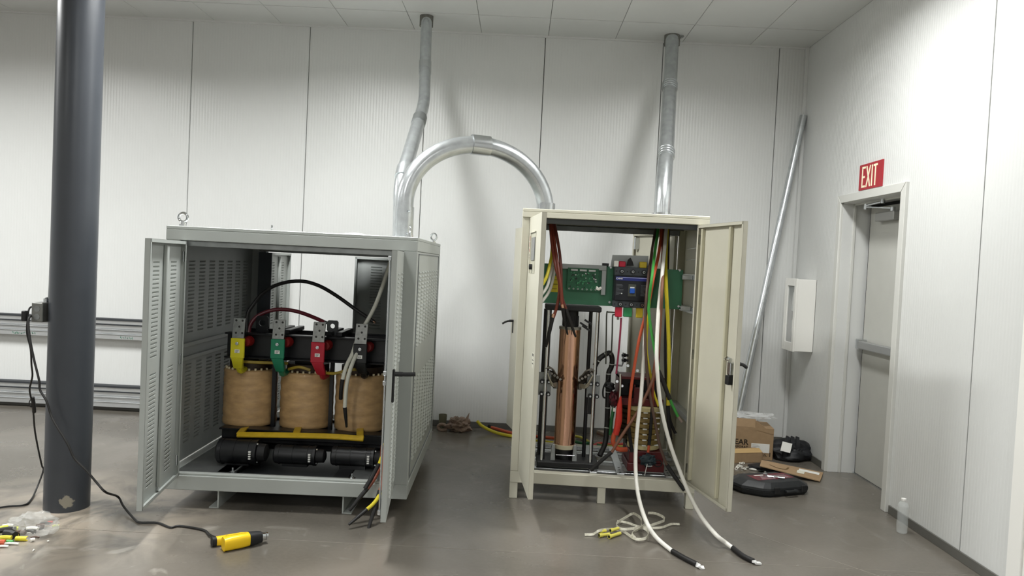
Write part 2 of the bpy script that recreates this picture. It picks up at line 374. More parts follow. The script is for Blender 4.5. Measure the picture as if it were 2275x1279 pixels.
dr = dr.build('door', WHITEP, fe, .0015)
MB().box(fx0-.008, fx0-.004, a0, a1, b0, b1).build('window_pane', mat('thin_pane', 'dfe6e6', .05, alpha=.22), dr)
e = thing('fire_extinguisher', 'red fire extinguisher behind the cabinet window', 'extinguisher', (RX-.08, 6.46, fz0+.012))
ec = (RX-.085, 6.45)
MB().lathe([(.0, 0), (.045, 0), (.05, .01), (.05, .30), (.04, .34), (.018, .36), (.018, .38), (0, .38)], (ec[0], ec[1], fz0+.012)).build('cylinder', mat('extinguisher_red', '8c1c22', .3), e)
MB().cyl((ec[0], ec[1], fz0+.385), (ec[0], ec[1], fz0+.42), .016).bar((ec[0]-.06, ec[1]-.03, fz0+.42), (ec[0]+.02, ec[1], fz0+.43), .02, .006).bar((ec[0]-.06, ec[1]-.03, fz0+.45), (ec[0]+.02, ec[1], fz0+.44), .02, .006).build('valve', BLACK, e)
MB().box(ec[0]-.056, ec[0]-.051, ec[1]-.03, ec[1]+.03, fz0+.16, fz0+.26).build('label_plate', WHITEP, e)
MB().prism([(ec[0]-.062, ec[1]-.02, fz0+.34), (ec[0]-.062, ec[1]+.035, fz0+.34), (ec[0]-.062, ec[1]+.02, fz0+.50), (ec[0]-.062, ec[1]-.005, fz0+.50)], (.002, 0, 0)).build('inspection_tag', WHITEP, e)

# ------------------------------------------------------------------ steel column with box and cords
def column_mat():
    m = COLP; nt = m.node_tree; b = nt.nodes['Principled BSDF']; N = nt.nodes.new; L = nt.links.new
    src = b.inputs['Base Color'].links[0].from_socket
    tc = N('ShaderNodeTexCoord'); d = N('ShaderNodeVectorMath'); d.operation = 'DISTANCE'; L(tc.outputs['Object'], d.inputs[0]); d.inputs[1].default_value = (.058, -.104, .066)
    n = N('ShaderNodeTexNoise'); n.inputs['Scale'].default_value = 22; n.inputs['Detail'].default_value = 5; L(tc.outputs['Object'], n.inputs[0])
    a = N('ShaderNodeMath'); a.operation = 'MULTIPLY_ADD'; a.inputs[1].default_value = .11; L(n.outputs['Fac'], a.inputs[0]); L(d.outputs['Value'], a.inputs[2])
    r = N('ShaderNodeValToRGB'); r.color_ramp.elements[0].position = .094; r.color_ramp.elements[1].position = .100; r.color_ramp.elements[0].color = (1,1,1,1); r.color_ramp.elements[1].color = (0,0,0,1)
    L(a.outputs[0], r.inputs[0])
    x = N('ShaderNodeMix'); x.data_type = 'RGBA'; L(r.outputs[0], x.inputs[0]); L(src, x.inputs[6]); x.inputs[7].default_value = C('8a8578'); L(x.outputs[2], b.inputs['Base Color'])
column_mat()
tag(MB().cyl((-2.555, 4.25, 0), (-2.555, 4.25, CZ), .119, n=64).build('steel_column', COLP), 'dark slate round steel column with peeled paint at its foot', 'column')
jb = thing('junction_box', 'grey metal junction box fixed to the side of the dark column', 'electrical box', (-2.70, 4.2, 1.07))
JB = mat('cast_grey_box', '7b7c78', .5, .5, var=.1, scale=30)
jbo = MB().box(-2.732, -2.668, 4.155, 4.245, 1.075, 1.185).build('box_body', JB, jb, .004)
for z, yy in ((1.105, 4.155), (1.15, 4.155)): MB().cyl((-2.699, yy+.001, z), (-2.699, yy-.0015, z), .017).build('knockout', DGALV, jbo)
MB().tube([(-2.69, 4.22, 1.185), (-2.69, 4.22, 1.21), (-2.682, 4.24, 1.3), (-2.681, 4.25, 3.6)], .008).build('feed_conduit', DGALV, jb)
MB().cyl((-2.69, 4.22, 1.184), (-2.69, 4.22, 1.205), .014).build('connector', ZINC, jb)
tag(MB().box(at(50, 700, 4.15).x, at(60, 700, 4.15).x, 4.135, 4.165, at(56, 713, 4.15).z, at(56, 690, 4.15).z).build('plug_adapter', BLACKM, None, .004), 'small black power adapter hanging beside the junction box', 'adapter')
pc = thing('power_cord', 'thin black cord dropping behind the column to the left edge', 'cord', (-2.78, 4.2, 0))
k1 = [at(76, 681, 4.2), at(67, 683, 4.19), at(63, 692, 4.17), at(61, 712, 4.15), at(60, 740, 4.15), at(68, 775, 4.17), at(70, 810, 4.2), at(72, 835, 4.25), at(66, 862, 4.3), at(68, 880, 4.33), at(73, 900, 4.36), at(78, 960, 4.45), at(92, 1030, 4.5), at(96, 1045, 4.52), fl(80, 1088, .02), fl(70, 1108, .006), fl(55, 1121, .006), fl(20, 1124, .006), fl(-40, 1133, .006)]
MB().tube(k1, .0052, 8).build('cord', RUBBER, pc)
MB().tube([at(72, 882, 4.345), at(75, 900, 4.36), at(76, 915, 4.38)], .011, 8).build('connector_body', RUBBER, pc)
MB().tube([at(72, 882, 4.345), at(65, 893, 4.35), at(68, 903, 4.35), at(75, 903, 4.36)], .003, 6).build('tie', RUBBER, pc)
hg_end = fl(486, 1196, .025)
gc = thing('trailing_cord', 'long black cord draped across the column to the yellow heat gun', 'cord', (-2.3, 4.05, 0))
k2 = [at(76, 699, 4.19), at(66, 704, 4.14), at(63, 720, 4.12), at(67, 755, 4.10), at(76, 800, 4.09), at(87, 845, 4.08), at(89, 866, 4.08), at(103, 890, 4.07), at(112, 918, 4.07), at(122, 940, 4.06), at(150, 985, 4.05), at(165, 1017, 4.05), at(193, 1046, 4.05), at(215, 1072, 4.05), at(235, 1093, 4.04), fl(262, 1103, .07), fl(275, 1125, .03), fl(300, 1154, .007), fl(312, 1160, .007), fl(350, 1161, .007), fl(378, 1171, .007), fl(400, 1168, .007), fl(452, 1177, .007), fl(466, 1188, .012), hg_end]
MB().tube(k2, .0062, 8).build('cord', RUBBER, gc)

# ------------------------------------------------------------------ aluminium rails along the back wall
ALU = mat('bare_aluminium', 'c6c8c9', .35, .75, var=.05)
GREENI = mat('green_marker', '3f7c62', .7)
def rail(label, z0, z1, x1):
    t = thing('aluminium_rail', label, 'rail', (-5.5, WY-.05, z0), group=None)
    h = z1-z0; x0 = -9.5; Y0 = WY-.001
    MB().box(x0, x1, Y0-.09, Y0, z1-h*.08, z1).build('top_gap_shade', mat('rail_recess_shade', '2c2f33', .6), t)  # dark strip painted as the shade of a gap in the profile
    MB().box(x0, x1, Y0-.08, Y0, z1-h*.26, z1-h*.082).build('upper_channel', ALU, t, .002)
    MB().box(x0, x1, Y0-.085, Y0, z1-h*.30, z1-h*.262).build('groove_shade', mat('rail_recess_shade', '2c2f33', .6), t)  # proud strip, its dark colour stands in for recess shade
    MB().box(x0, x1, Y0-.07, Y0, z1-h*.50, z1-h*.302).build('middle_channel', ALU, t, .004)
    MB().box(x0, x1, Y0-.085, Y0, z1-h*.56, z1-h*.505).build('rib', ALU, t, .002)
    MB().box(x0, x1, Y0-.07, Y0, z1-h*.74, z1-h*.565).build('lower_channel', ALU, t, .004)
    MB().box(x0, x1, Y0-.088, Y0, z1-h*.78, z1-h*.742).build('rib', ALU, t, .002)
    MB().box(x0, x1, Y0-.08, Y0, z0, z1-h*.782).build('face_strip', ALU, t, .002)
    return t
ra = rail('aluminium rail fixed at mid height on the back wall, with green marker writing', .665, .853, -2.55)
for (sx, wdt, seed, mm) in ((-4.62, .21, 1, GREENI), (-3.96, .12, 5, mat('grey_marker', '7c7f80', .7)), (-3.62, .11, 9, GREENI)):
    rnd = random.Random(seed); m = MB(); x = sx
    while x < sx+wdt:
        pts = [(x + rnd.uniform(-.002, .016), WY-.0825, .672 + rnd.uniform(0, .026)) for _ in range(4)]
        m.tube(pts, .0016, 5, smooth=False); x += .02
    m.build('handwriting', mm, ra)
rail('aluminium rail lying at floor level along the back wall', .038, .236, -2.55)
# ------------------------------------------------------------------ louvred sheets and cabinet doors
def louvred(mb, w, z0, z1, cols, zs, lh=.010, d=.007, u0=0.0):
    """sheet in the u-z plane at n=0, louvres pressed outward (+n). cols: [(ua,ub)], zs: louvre bottom heights"""
    zs = sorted(z for z in zs if z0 < z and z+lh < z1)
    us = [u0]; 
    for a, b in cols: us += [a, b]
    us.append(u0+w)
    for i in range(0, len(us), 2):   # plain strips
        a, b = us[i], us[i+1]
        mb.add([(a,0,z0),(b,0,z0),(b,0,z1),(a,0,z1)], [(0,1,2,3)])
    for a, b in cols:
        z = z0
        for q in zs + [None]:
            t = q if q is not None else z1
            mb.add([(a,0,z),(b,0,z),(b,0,t),(a,0,t)], [(0,1,2,3)])
            if q is None: break
            e = .004
            mb.add([(a,0,q),(b,0,q),(b,0,q+lh),(a,0,q+lh),(a+e,d,q+.0015),(b-e,d,q+.0015)], [(0,1,5,4),(4,5,2,3),(0,4,3),(1,2,5)])
            z = q+lh
    return mb
def rows(a, b, p): 
    n = int((b-a)/p); return [a+i*p for i in range(n+1)]
def door_frame_xf(hinge, free, out):
    h = Vector(hinge); u = (Vector(free)-h); u.z = 0; u.normalize(); n = Vector((-u.y, u.x, 0))
    if n.dot(Vector(out)) < 0: n = -n
    return frame(h, u, n)
def cabinet_door(parent, hinge, free, out, w, z0, z1, m, mi, cols=(), zs=(), stiff=True, name='door'):
    X = door_frame_xf(hinge, free, out)
    d = MB(X)
    if cols: louvred(d, w, z0, z1, cols, zs)
    else: d.box(0, w, -.0015, 0, z0, z1)
    d = d.build(name, m, parent)
    e = .028
    MB(X).box(0, .0015, -e, -.0002, z0, z1).box(w-.0015, w, -e, -.0002, z0, z1).box(0, w, -e, -.0002, z0, z0+.0015).box(0, w, -e, -.0002, z1-.0015, z1)\
        .box(0, .018, -e, -e+.0015, z0, z1).box(w-.018, w, -e, -e+.0015, z0, z1).box(0, w, -e, -e+.0015, z0, z0+.018).box(0, w, -e, -e+.0015, z1-.018, z1).build('folded_edge', m, d)
    if stiff:
        c = w*.5
        MB(X).box(c-.018, c+.018, -.022, -.001, z0+.03, z1-.03).build('stiffener', mi, d, .004)
    for z in (z0+.09, (z0+z1)/2, z1-.09): MB(X).cyl((0, -.012, z-.03), (0, -.012, z+.03), .007, n=10).build('hinge', ZINC, d)
    return d, X

# ------------------------------------------------------------------ grey transformer enclosure
LO, LR_, LW, LD = Vector((-2.06, 4.315, 0)), math.radians(1.17), 1.465, 1.55
lc = thing('transformer_cabinet', 'light grey louvred steel cabinet, doors open, holding a big black transformer', 'cabinet', LO, LR_)
LX = FR[lc.name]
lw = lambda x, y, z=0: LX @ Vector((x, y, z))
zb, zt = .11, 1.66
def L(): return MB(LX)
# roof: a shallow box with the front band
L().box(0, LW, 0, LD, 1.64, 1.66).box(0, LW, 0, .02, 1.577, 1.64).box(0, LW, LD-.02, LD, 1.577, 1.64).box(0, .02, .02, LD-.02, 1.577, 1.64).box(LW-.02, LW, .02, LD-.02, 1.577, 1.64).build('roof', GREYP, lc, .003)
L().box(.06, LW-.06, .02, .06, 1.545, 1.5765).build('lintel', DGALV, lc, .002)
L().box(.06, LW-.06, LD-.07, LD-.02, 1.535, 1.5765).build('lintel', DGALV, lc, .002)
L().box(.02, LW-.02, .0201, LD-.021, 1.628, 1.639).build('ceiling_sheet', mat('inner_dark_grey', '4c4f50', .6), lc)  # dark grey sheet just below the roof
# base frame
L().box(0, LW, 0, .07, zb, .195).build('front_sill', GREYP, lc, .003)
L().box(.06, LW-.06, .012, .05, .195, .207).build('sill_lip', GREYP, lc, .002)
L().box(0, LW, LD-.07, LD, zb, .195).build('rear_sill', GREYP, lc, .003)
for x in (0, LW-.06): L().box(x, x+.06, .07, LD-.07, zb, .195).build('side_beam', GREYP, lc, .003)
L().box(.06, .40, .07, LD-.07, .183, .19).box(1.10, LW-.06, .07, LD-.07, .183, .19).box(.40, 1.10, .07, .12, .183, .19).box(.40, 1.10, 1.2, LD-.07, .183, .19).build('floor_plate', DGALV, lc)
L().box(.40, 1.10, .12, 1.2, .150, .155).build('floor_mesh_plate', mat('dark_floor_plate', '3c3f40', .3, .5, var=.2, scale=6), lc)
for x in (.30, 1.0): L().box(x, x+.09, .12, LD-.12, .1555, .19).build('support_beam', BLACK, lc)
# posts
for (x, y) in ((0, 0), (LW-.080, 0)): L().box(x, x+.080, y, y+.035, .195, 1.577).build('post', GREYP, lc, .003)
for (x, y) in ((0, LD-.06), (LW-.11, LD-.06)): L().box(x, x+.11, y, y+.06, .195, 1.577).build('post', GREYI, lc, .003)
L().box(.058, .16, LD-.075, LD-.0605, .195, 1.53).build('rear_post_liner', mat('slate_liner', '4a4f55', .5), lc)
# feet: steel channels running front to back
for xw, sgn in ((.345, -1), (1.085, 1)):
    m = L().box(xw-.004, xw+.004, .03, LD-.03, 0, zb)
    a, b = sorted((xw, xw+sgn*.052)); m.box(a, b, .03, LD-.03, 0, .006).box(a, b, .03, LD-.03, zb-.006, zb)
    m.build('foot_channel', GREYP, lc)
# side panels (louvres pressed outward)
def side_panel(x, out, m, name='side_panel'):
    X = LX @ frame((x, .04, 0), (0, 1, 0), (out, 0, 0))
    W = LD-.10
    cols = [(.12+i*.162, .12+i*.162+.095) for i in range(8)]
    t = MB(X); louvred(t, W, .2, 1.575, cols, rows(.30, .80, .0235)+rows(1.0, 1.46, .0235), .012, .008)
    return t.build(name, m, lc)
side_panel(LW-.004, 1, GREYP); side_panel(.004, -1, GREYI)
for z in (.845, .93): L().box(.006, .028, .05, LD-.1, z-.012, z+.012).build('side_rail', GREYI, lc, .002)
L().box(LW-.008, LW+.0005, .10, .105, .215, 1.56).box(LW-.008, LW+.0005, LD-.105, LD-.1, .215, 1.56).box(LW-.008, LW+.0005, .10, LD-.1, .21, .215).box(LW-.008, LW+.0005, .10, LD-.1, 1.56, 1.565).build('panel_seam', mat('seam_grey', '74777a', .7), lc)
# doors: hinge and free points worked out on the floor plan
gl = rows(.27, .86, .0225) + rows(.95, 1.46, .0225)
dc = lambda w: [(w*.14, w*.14+.105), (w*.62, w*.62+.105)]
wd = .632
hL = lw(.094, -.002); fL = Vector((-1.868, 3.70, 0)); hR = lw(LW-.077, -.002); fR = Vector((-.612, 3.745, 0))
dL, XL = cabinet_door(lc, hL, fL, (-1, 0, 0), wd, .195, 1.572, GREYP, GREYP, dc(wd), gl)
dR, XR = cabinet_door(lc, hR, fR, (1, 0, 0), wd, .195, 1.572, GREYP, GREYP, dc(wd), gl)
rL = lw(.11, LD+.002); rR = lw(LW-.11, LD+.002)
cabinet_door(lc, rL, rL+Vector((-.04, .6, 0)), (-1, 0, 0), wd, .195, 1.53, GREYP, GREYP, dc(wd), gl)
cabinet_door(lc, rR, rR+Vector((-.60, .215, 0)), (0, 1, 0), wd, .195, 1.53, GREYI, GREYI, dc(wd), gl, stiff=False)
# lock rod and lever handle on the right front door
MB(XR).cyl((wd-.02, -.036, .23), (wd-.02, -.036, 1.54), .005, n=10).build('lock_rod', ZINC, dR)
for z in (.24, .9, .95, 1.53): MB(XR).box(wd-.034, wd-.008, -.046, -.028, z-.012, z+.012).build('rod_guide', ZINC, dR, .003)
hdl = MB(XR).box(wd-.05, wd-.02, 0, .012, .80, .97).build('handle_plate', BLACKM, dR, .004)
MB(XR).cyl((wd-.035, .012, .945), (wd-.035, .05, .945), .012, n=14).tube([(wd-.035, .04, .945), (wd-.035, .075, .945), (wd-.037, .115, .947)], .011, 10).build('lever', BLACKM, hdl)
# eye bolts
def eyebolt(p, R, r, ax, parent):
    p = Vector(p)
    b = MB().cyl(p, p+Vector((0, 0, .012)), .021, n=16).cyl(p+Vector((0,0,.012)), p+Vector((0, 0, .03)), .012, n=12).ring(p+Vector((0, 0, .026+R)), ax, R, r)
    b.build('eye_bolt', CHROME, parent)
eyebolt(lw(.07, .06, 1.66), .026, .0075, (0, 1, 0), lc); eyebolt(lw(LW-.045, LD-.12, 1.66), .026, .0075, (.5, 1, 0), lc)
eyebolt(lw(.16, LD-.1, 1.66), .026, .0075, (.9, .3, 0), lc); eyebolt(lw(LW-.06, .09, 1.66), .020, .006, (1, .2, 0), lc)
bagm = mat('thin_clear_film', 'f2f4f4', .15, alpha=.35)
tag(MB().blob(lw(.985, .55, 1.672), (.07, .05, .014), .5, 2.5, 3, 4, flat=-.011).build('plastic_film', bagm), 'small crumpled piece of clear film on the grey cabinet roof', 'plastic film')

# ------------------------------------------------------------------ three phase transformer inside
TB = Vector((-1.36, 5.0, .19))
tr = thing('transformer', 'black three phase transformer with three brown wrapped coils in the grey cabinet', 'transformer', TB)
KRAFT = mat('kraft_wrapped_coil', 'bd9a6c', .5, var=.16, scale=14, bump=.25, bscale=40, stretch=(1, 1, 2.2), coat=.25)
YTAPE = mat('yellow_insulation', 'c9a61f', .45, var=.12, scale=20)
CORE = mat('black_core_paint', '141518', .35, var=.2)
cxs = [at(557, 885, 5.0).x, at(682, 890, 5.0).x, at(803, 895, 5.0).x]
for i, x in enumerate(cxs):
    prof = [(.02, .375), (.165, .375), (.1745, .382)] + [(.1745+.0022*math.sin(k*1.7+i), .382+.0185*k) for k in range(1, 20)] + [(.1745, .74), (.166, .748), (.02, .748)]
    c = MB().lathe(prof, (x, 5.0, 0), n=48).build('coil', KRAFT, tr, angle=60)
    MB().lathe([(.10, .745), (.14, .745), (.14, .80), (.10, .80)], (x, 5.0, 0), n=32).build('coil_collar', mat('dark_varnish', '3a2a1c', .5), c)
    for k in range(10):
        a = math.radians(200 + k*14 + i*5)
        MB().box(x+.16*math.cos(a)-.006, x+.16*math.cos(a)+.006, 5.0+.16*math.sin(a)-.004, 5.0+.16*math.sin(a)+.004, .748, .762).build('spacer', mat('spacer_cream', 'cfc3a2', .6), c)
    MB().box(x-.07, x+.07, 4.93, 5.07, .30, .86).build('core_limb', CORE, tr)
xl, xr = at(503, 780, 4.83).x, at(866, 790, 4.83).x
def chan(y0, y1, z0, z1, name, n=-1):
    MB().box(xl, xr, y0, y1, z0+.01, z1-.01).box(xl, xr, min(y0, y0+n*.05), y1, z1-.01, z1).box(xl, xr, min(y0, y0+n*.05), y1, z0, z0+.01).build(name, CORE, tr, .003)
chan(4.84, 4.87, .835, 1.0, 'top_clamp'); chan(5.13, 5.16, .835, 1.0, 'top_clamp', 0)
chan(4.80, 4.85, .30, .385, 'bottom_clamp'); chan(5.13, 5.18, .30, .385, 'bottom_clamp', 0)
MB().box(xl+.02, xr-.02, 4.88, 5.12, .84, .97).build('core_yoke', CORE, tr)
MB().box(xl+.02, xr-.02, 4.88, 5.12, .23, .37).build('core_yoke', CORE, tr)
for x in (xl+.06, xr-.12): MB().box(x, x+.07, 4.72, 5.3, .19, .30).build('foot', CORE, tr, .004)
for x in (cxs[0]+.185, cxs[1]+.185):
    MB().box(x-.012, x+.012, 4.90, 4.93, .34, .84).build('tie_bar', CORE, tr)
# struts across the top
for px_ in (628, 650, 742, 765): 
    p = at(px_, 738, 4.95); MB().box(p.x-.03, p.x+.008, 4.86, 5.2, 1.0, 1.028).build('cross_strut', CORE, tr, .003)
def lug(px_, py_, m, w=.085, h=.10, r=.022):
    p = at(px_, py_, 4.93); x0, x1, z0, z1 = p.x-w/2, p.x+w/2, 1.0, p.z+h*.45
    n = 20; ring_ = [(p.x+r*math.cos(2*math.pi*k/n), p.z+r*math.sin(2*math.pi*k/n)) for k in range(n)]
    out = []
    for k in range(n):
        a = 2*math.pi*k/n; c, s_ = math.cos(a), math.sin(a); t = 1/max(abs(c)/(w/2), abs(s_)/(h*.45))
        out.append((p.x+c*t, p.z+s_*t))
    mm = MB()
    vs = [(x, 4.925, z) for x, z in ring_+out] + [(x, 4.937, z) for x, z in ring_+out]; fs = []
    for k in range(n):
        j = (k+1) % n
        fs += [(k, j, n+j, n+k), (2*n+k, 3*n+k, 3*n+j, 2*n+j), (k, 2*n+k, 2*n+j, j), (n+k, n+j, 3*n+j, 3*n+k)]
    mm.add(vs, fs).box(x0, x1, 4.925, 4.937, z0, p.z-h*.45).build('lifting_lug', m, tr)
lug(583, 717, CORE); lug(739, 724, mat('dark_steel', '4c4e4e', .4, .6), .075, .085, .016)
# terminals
TIN = mat('tinned_busbar', '9a9c9a', .38, .85, var=.15, scale=40)
def sleeve(nm, c): return mat(nm, c, .4)
TY = 4.70
for (cx_, top, mid, low, end, cxe, m_, nm, hid) in (
    (533, 706, 751, 795, 818, 530, sleeve('yellow_sleeve', 'd9cf28'), 'yellow', 0), (622, 710, 753, 796, 825, 624, sleeve('green_sleeve', '1f7d5b'), 'green', 0),
    (711, 715, 760, 805, 832, 715, sleeve('red_sleeve', 'b21f32'), 'red', 0), (805, 719, 764, 806, 830, 806, sleeve('black_sleeve', '1c1d1e'), 'black', 0)):
    hw = .0385
    a = at(cx_, top, TY); b = at(cx_-4, mid, TY); c = at(cx_-6, low, TY); d = at(cxe, end, TY+.05)
    bb = thing_part = MB()
    holes = [(-.02, .016), (.02, .016), (0, .055), (-.02, .095), (.02, .095)]
    pl = MB().hexa([b+Vector((-hw, -.005, 0)), b+Vector((hw, -.005, 0)), b+Vector((hw, .005, 0)), b+Vector((-hw, .005, 0)), a+Vector((-hw, -.005, 0)), a+Vector((hw, -.005, 0)), a+Vector((hw, .005, 0)), a+Vector((-hw, .005, 0))]).build('terminal', TIN, tr, .0015, label='tinned terminal plate with %s sleeve' % nm)
    for hx, hz in holes:
        p = a+Vector((hx, -.0053, -hz)); MB().cyl(p, p+Vector((0, .0007, 0)), .007, n=14).build('bolt_hole', mat('hole_dark', '2a2a28', .7), pl)
    hw2 = hw+.005
    sl = MB().hexa([c+Vector((-hw2, -.009, 0)), c+Vector((hw2, -.009, 0)), c+Vector((hw2, .009, 0)), c+Vector((-hw2, .009, 0)), b+Vector((-hw2, -.009, 0)), b+Vector((hw2, -.009, 0)), b+Vector((hw2, .009, 0)), b+Vector((-hw2, .009, 0))]).build('sleeve', m_, pl, .003)
    MB().hexa([d+Vector((-.027, -.02, 0)), d+Vector((.027, -.02, .0)), d+Vector((.027, .02, .0)), d+Vector((-.027, .02, 0)), c+Vector((-hw2+.004, -.008, 0)), c+Vector((hw2-.004, -.008, 0)), c+Vector((hw2-.004, .008, 0)), c+Vector((-hw2+.004, .008, 0))]).build('sleeve_tail', m_, pl, .004)
    MB().tube([d+Vector((0, 0, .01)), d+Vector((.0, .04, -.02)), d+Vector((0, .12, -.02))], .02, 8).build('lead', m_, pl)
    q = b+Vector((0, -.01, -.032)); MB().cyl(q, q+Vector((0, -.010, 0)), .011, n=6).cyl(q+Vector((0, -.01, 0)), q+Vector((0, -.018, 0)), .006, n=10).build('bolt', ZINC, pl)
    q = b+Vector((0, -.0095, -.082)); MB().box(q.x-.016, q.x+.016, q.y-.001, q.y, q.z-.011, q.z+.011).build('sticker', WHITEP, pl)
    mk = MB()
    if nm == 'black': mk.text('X0', .016, frame(q+Vector((-.011, -.0012, -.006)), (1,0,0), (0,0,1), (0,-1,0)), .0001)
    else:
        for k in range(3): mk.box(q.x-.011, q.x+.011-.004*k, q.y-.0016, q.y-.001, q.z+.004-.006*k, q.z+.0065-.006*k)
    mk.build('print', mat('ink_dark', '3c3c3c', .7), pl)
    q = b+Vector((.034, .045, -.026)); MB().lathe([(.0, 0), (.026, 0), (.034, .02), (.027, .04), (.034, .06), (.027, .08), (.0, .08)], q+Vector((0, 0, -.0)), (0, 1, 0), 20).build('insulator', mat('red_insulator', '7a1c1a', .35), pl)
# yellow insulated links under the coils and between them
p = [at(565, 952, 4.72), at(552, 958, 4.66), at(525, 965, 4.64)]
for pts in ([at(527, 965, 4.655), at(600, 966, 4.655), at(655, 967, 4.655), at(735, 969, 4.655), at(808, 974, 4.655)],): MB().tube(pts, 0, flat=(.036, .016, (0, .75, .66))).build('yellow_link', YTAPE, tr, .003)
for (a, b) in (((548, 949), (533, 963)), ((663, 950), (658, 966)), ((800, 953), (800, 970))): MB().tube([at(*a, 4.84), at((a[0]+b[0])/2, (a[1]+b[1])/2-2, 4.74), at(*b, 4.655)], 0, flat=(.045, .014, (1, 0, .1))).build('yellow_link_tail', YTAPE, tr, .003)
for pts in ([at(540, 803, 4.79), at(580, 805, 4.80), at(640, 807, 4.80)], [at(640, 820, 4.80), at(665, 815, 4.78), at(690, 822, 4.78)], [at(722, 828, 4.76), at(745, 829, 4.74), at(772, 822, 4.74), at(795, 820, 4.76)]): MB().tube(pts, 0, flat=(.018, .010, (0, .3, 1))).build('yellow_link', mat('shaded_yellow_insulation', '8f7a22', .5, var=.2, scale=20), tr, .003)  # darker copy of the yellow insulation, shade put into the colour
# three barrel fans in front
for (x0, x1, y0, y1, Yf) in ((487, 575, 978, 1032, 4.63), (612, 704, 988, 1030, 4.66), (738, 833, 992, 1034, 4.66)):
    A = at(x0, (y0+y1)/2-1, Yf); B = at(x1, (y0+y1)/2+2, Yf); zc = (A.z+B.z)/2; r = (y1-y0)/2/F*Yf
    ax = Vector((1, 0, 0)); ln = B.x-A.x; o = Vector((A.x, Yf, max(zc, .195+r)))
    f = MB().lathe([(0, 0), (r*.9, 0), (r, .008), (r, ln-.02), (r*1.06, ln-.018), (r*1.06, ln), (0, ln)], o, ax, 36).build('blower', BLACK, tr)
    for k in (.12, .45, .8): MB().lathe([(r-.002, ln*k-.004), (r+.0035, ln*k-.003), (r+.0035, ln*k+.003), (r-.002, ln*k+.004)], o, ax, 36).build('barrel_rib', BLACK, f)
    e0 = o+ax*(ln+.002)
    MB().lathe([(0, 0), (r*.75, 0), (r*.7, .045), (r*.4, .055), (0, .055)], e0, ax, 28).build('motor', BLACKM, f)
    for k in range(4):
        q = e0+Vector((-.03, -r*1.0-.002, .02-k*.014)); MB().box(q.x-.010, q.x+.004, q.y-.006, q.y+.006, q.z-.004, q.z+.004).build('terminal_tab', WHITEP, f)
    for dz in (.9, -.6): q = e0+Vector((.01, -r*.75, r*dz)); MB().cyl(q, q+Vector((0, -.008, 0)), .005, n=8).build('screw', ZINC, f)
    MB().box(o.x+ln*.2, o.x+ln*.8, Yf-.03, Yf+.12, .19, o.z-r+.006).build('bracket', BLACK, f)
for px_, py_ in ((515, 1052), (785, 1060)):
    q = fl(px_, py_, .19); q.y = 4.43
    MB().cyl(q, q+Vector((0, 0, .008)), .022, n=16).cyl(q, q+Vector((0, 0, .016)), .012, n=6).cyl(q, q+Vector((0, 0, .035)), .006, n=10).build('mounting_bolt', ZINC, tr)

# ------------------------------------------------------------------ cables in and out of the grey cabinet
def cable(name, label, m, pts, r, sleeves=(), cat='cable', tip=None):
    """a cable thing: jacket part plus sleeve parts [(material, pts, r, name)]"""
    zmin = min(p.z for p in pts); b = pts[-1]
    t = thing(name, label, cat, (b.x, b.y, max(0, min(zmin, b.z)-r)))
    MB().tube(pts, r, 10).build('jacket', m, t)
    for (sm, sp, sr, sn) in sleeves: MB().tube(sp, sr, 10).build(sn, sm, t)
    return t
WIREW = mat('white_cable_jacket', 'e9e7df', .4); OFFW = mat('grey_white_jacket', 'cfcfc2', .45); MAROON = mat('maroon_jacket', '6a2730', .4)
BROWN = mat('brown_jacket', '7b4130', .42); ORANGE = mat('orange_brown_jacket', 'c05535', .4); YEL = mat('yellow_jacket', 'd8c834', .4); GRN = mat('green_jacket', '3f9440', .4); DBROWN = mat('dark_brown_jacket', '5a463c', .45)
SHR = mat('heat_shrink', '1a1919', .55)
cable('arched_cable', 'thick black cable arching high above the black transformer', RUBBER, [at(548, 745, 4.98), at(550, 700, 5.0), at(560, 680, 5.02), at(585, 650, 5.05), at(620, 631, 5.08), at(665, 624, 5.1), at(705, 633, 5.1), at(745, 655, 5.08), at(790, 687, 5.05), at(830, 714, 5.0)], .0125, [(COPPER, [at(828, 712, 5.0), at(834, 717, 5.0)], .009, 'bare_end')])
cable('maroon_cable', 'maroon cable arching low between the transformer terminals', MAROON, [at(552, 748, 4.98), at(556, 722, 5.0), at(572, 702, 5.02), at(600, 690, 5.04), at(630, 687, 5.05), at(665, 693, 5.04), at(700, 706, 5.0), at(722, 716, 4.97)], .013, [(ZINC, [at(722, 715, 4.965), at(732, 719, 4.95)], .010, 'lug')])
cable('grey_white_cable', 'grey white cable slanting from the cabinet top behind the black terminal', OFFW, [at(869, 575, 4.80), at(864, 592, 4.80), at(850, 635, 4.79), at(833, 680, 4.78), at(815, 714, 4.77), at(797, 744, 4.76), at(783, 785, 4.70), at(770, 812, 4.66), at(761, 843, 4.64)], .0125, [(SHR, [at(761, 842, 4.64), at(758, 865, 4.64), at(757, 886, 4.66)], .0128, 'end_sleeve')])
cable('grey_white_cable', 'grey white cable hanging in front of the right coil, long black end', OFFW, [at(806, 752, 4.765), at(795, 780, 4.71), at(780, 815, 4.65), at(770, 855, 4.63), at(766, 905, 4.62)], .0125, [(SHR, [at(766, 904, 4.62), at(768, 925, 4.63), at(770, 948, 4.66)], [.013, .011, .007], 'end_sleeve')])
hem = [at(846, 1003, 4.40), at(848, 1000, 4.42)]
cable('brown_cable', 'dark brown cable hanging out over the grey sill beside the door', BROWN, [at(850, 990, 4.5), at(846, 1030, 4.42), at(832, 1062, 4.31), at(815, 1087, 4.27)], .0115, [(SHR, [at(816, 1085, 4.27), at(800, 1104, 4.24), at(776, 1134, 4.2)], [.0125, .0125, .009], 'end_sleeve')])
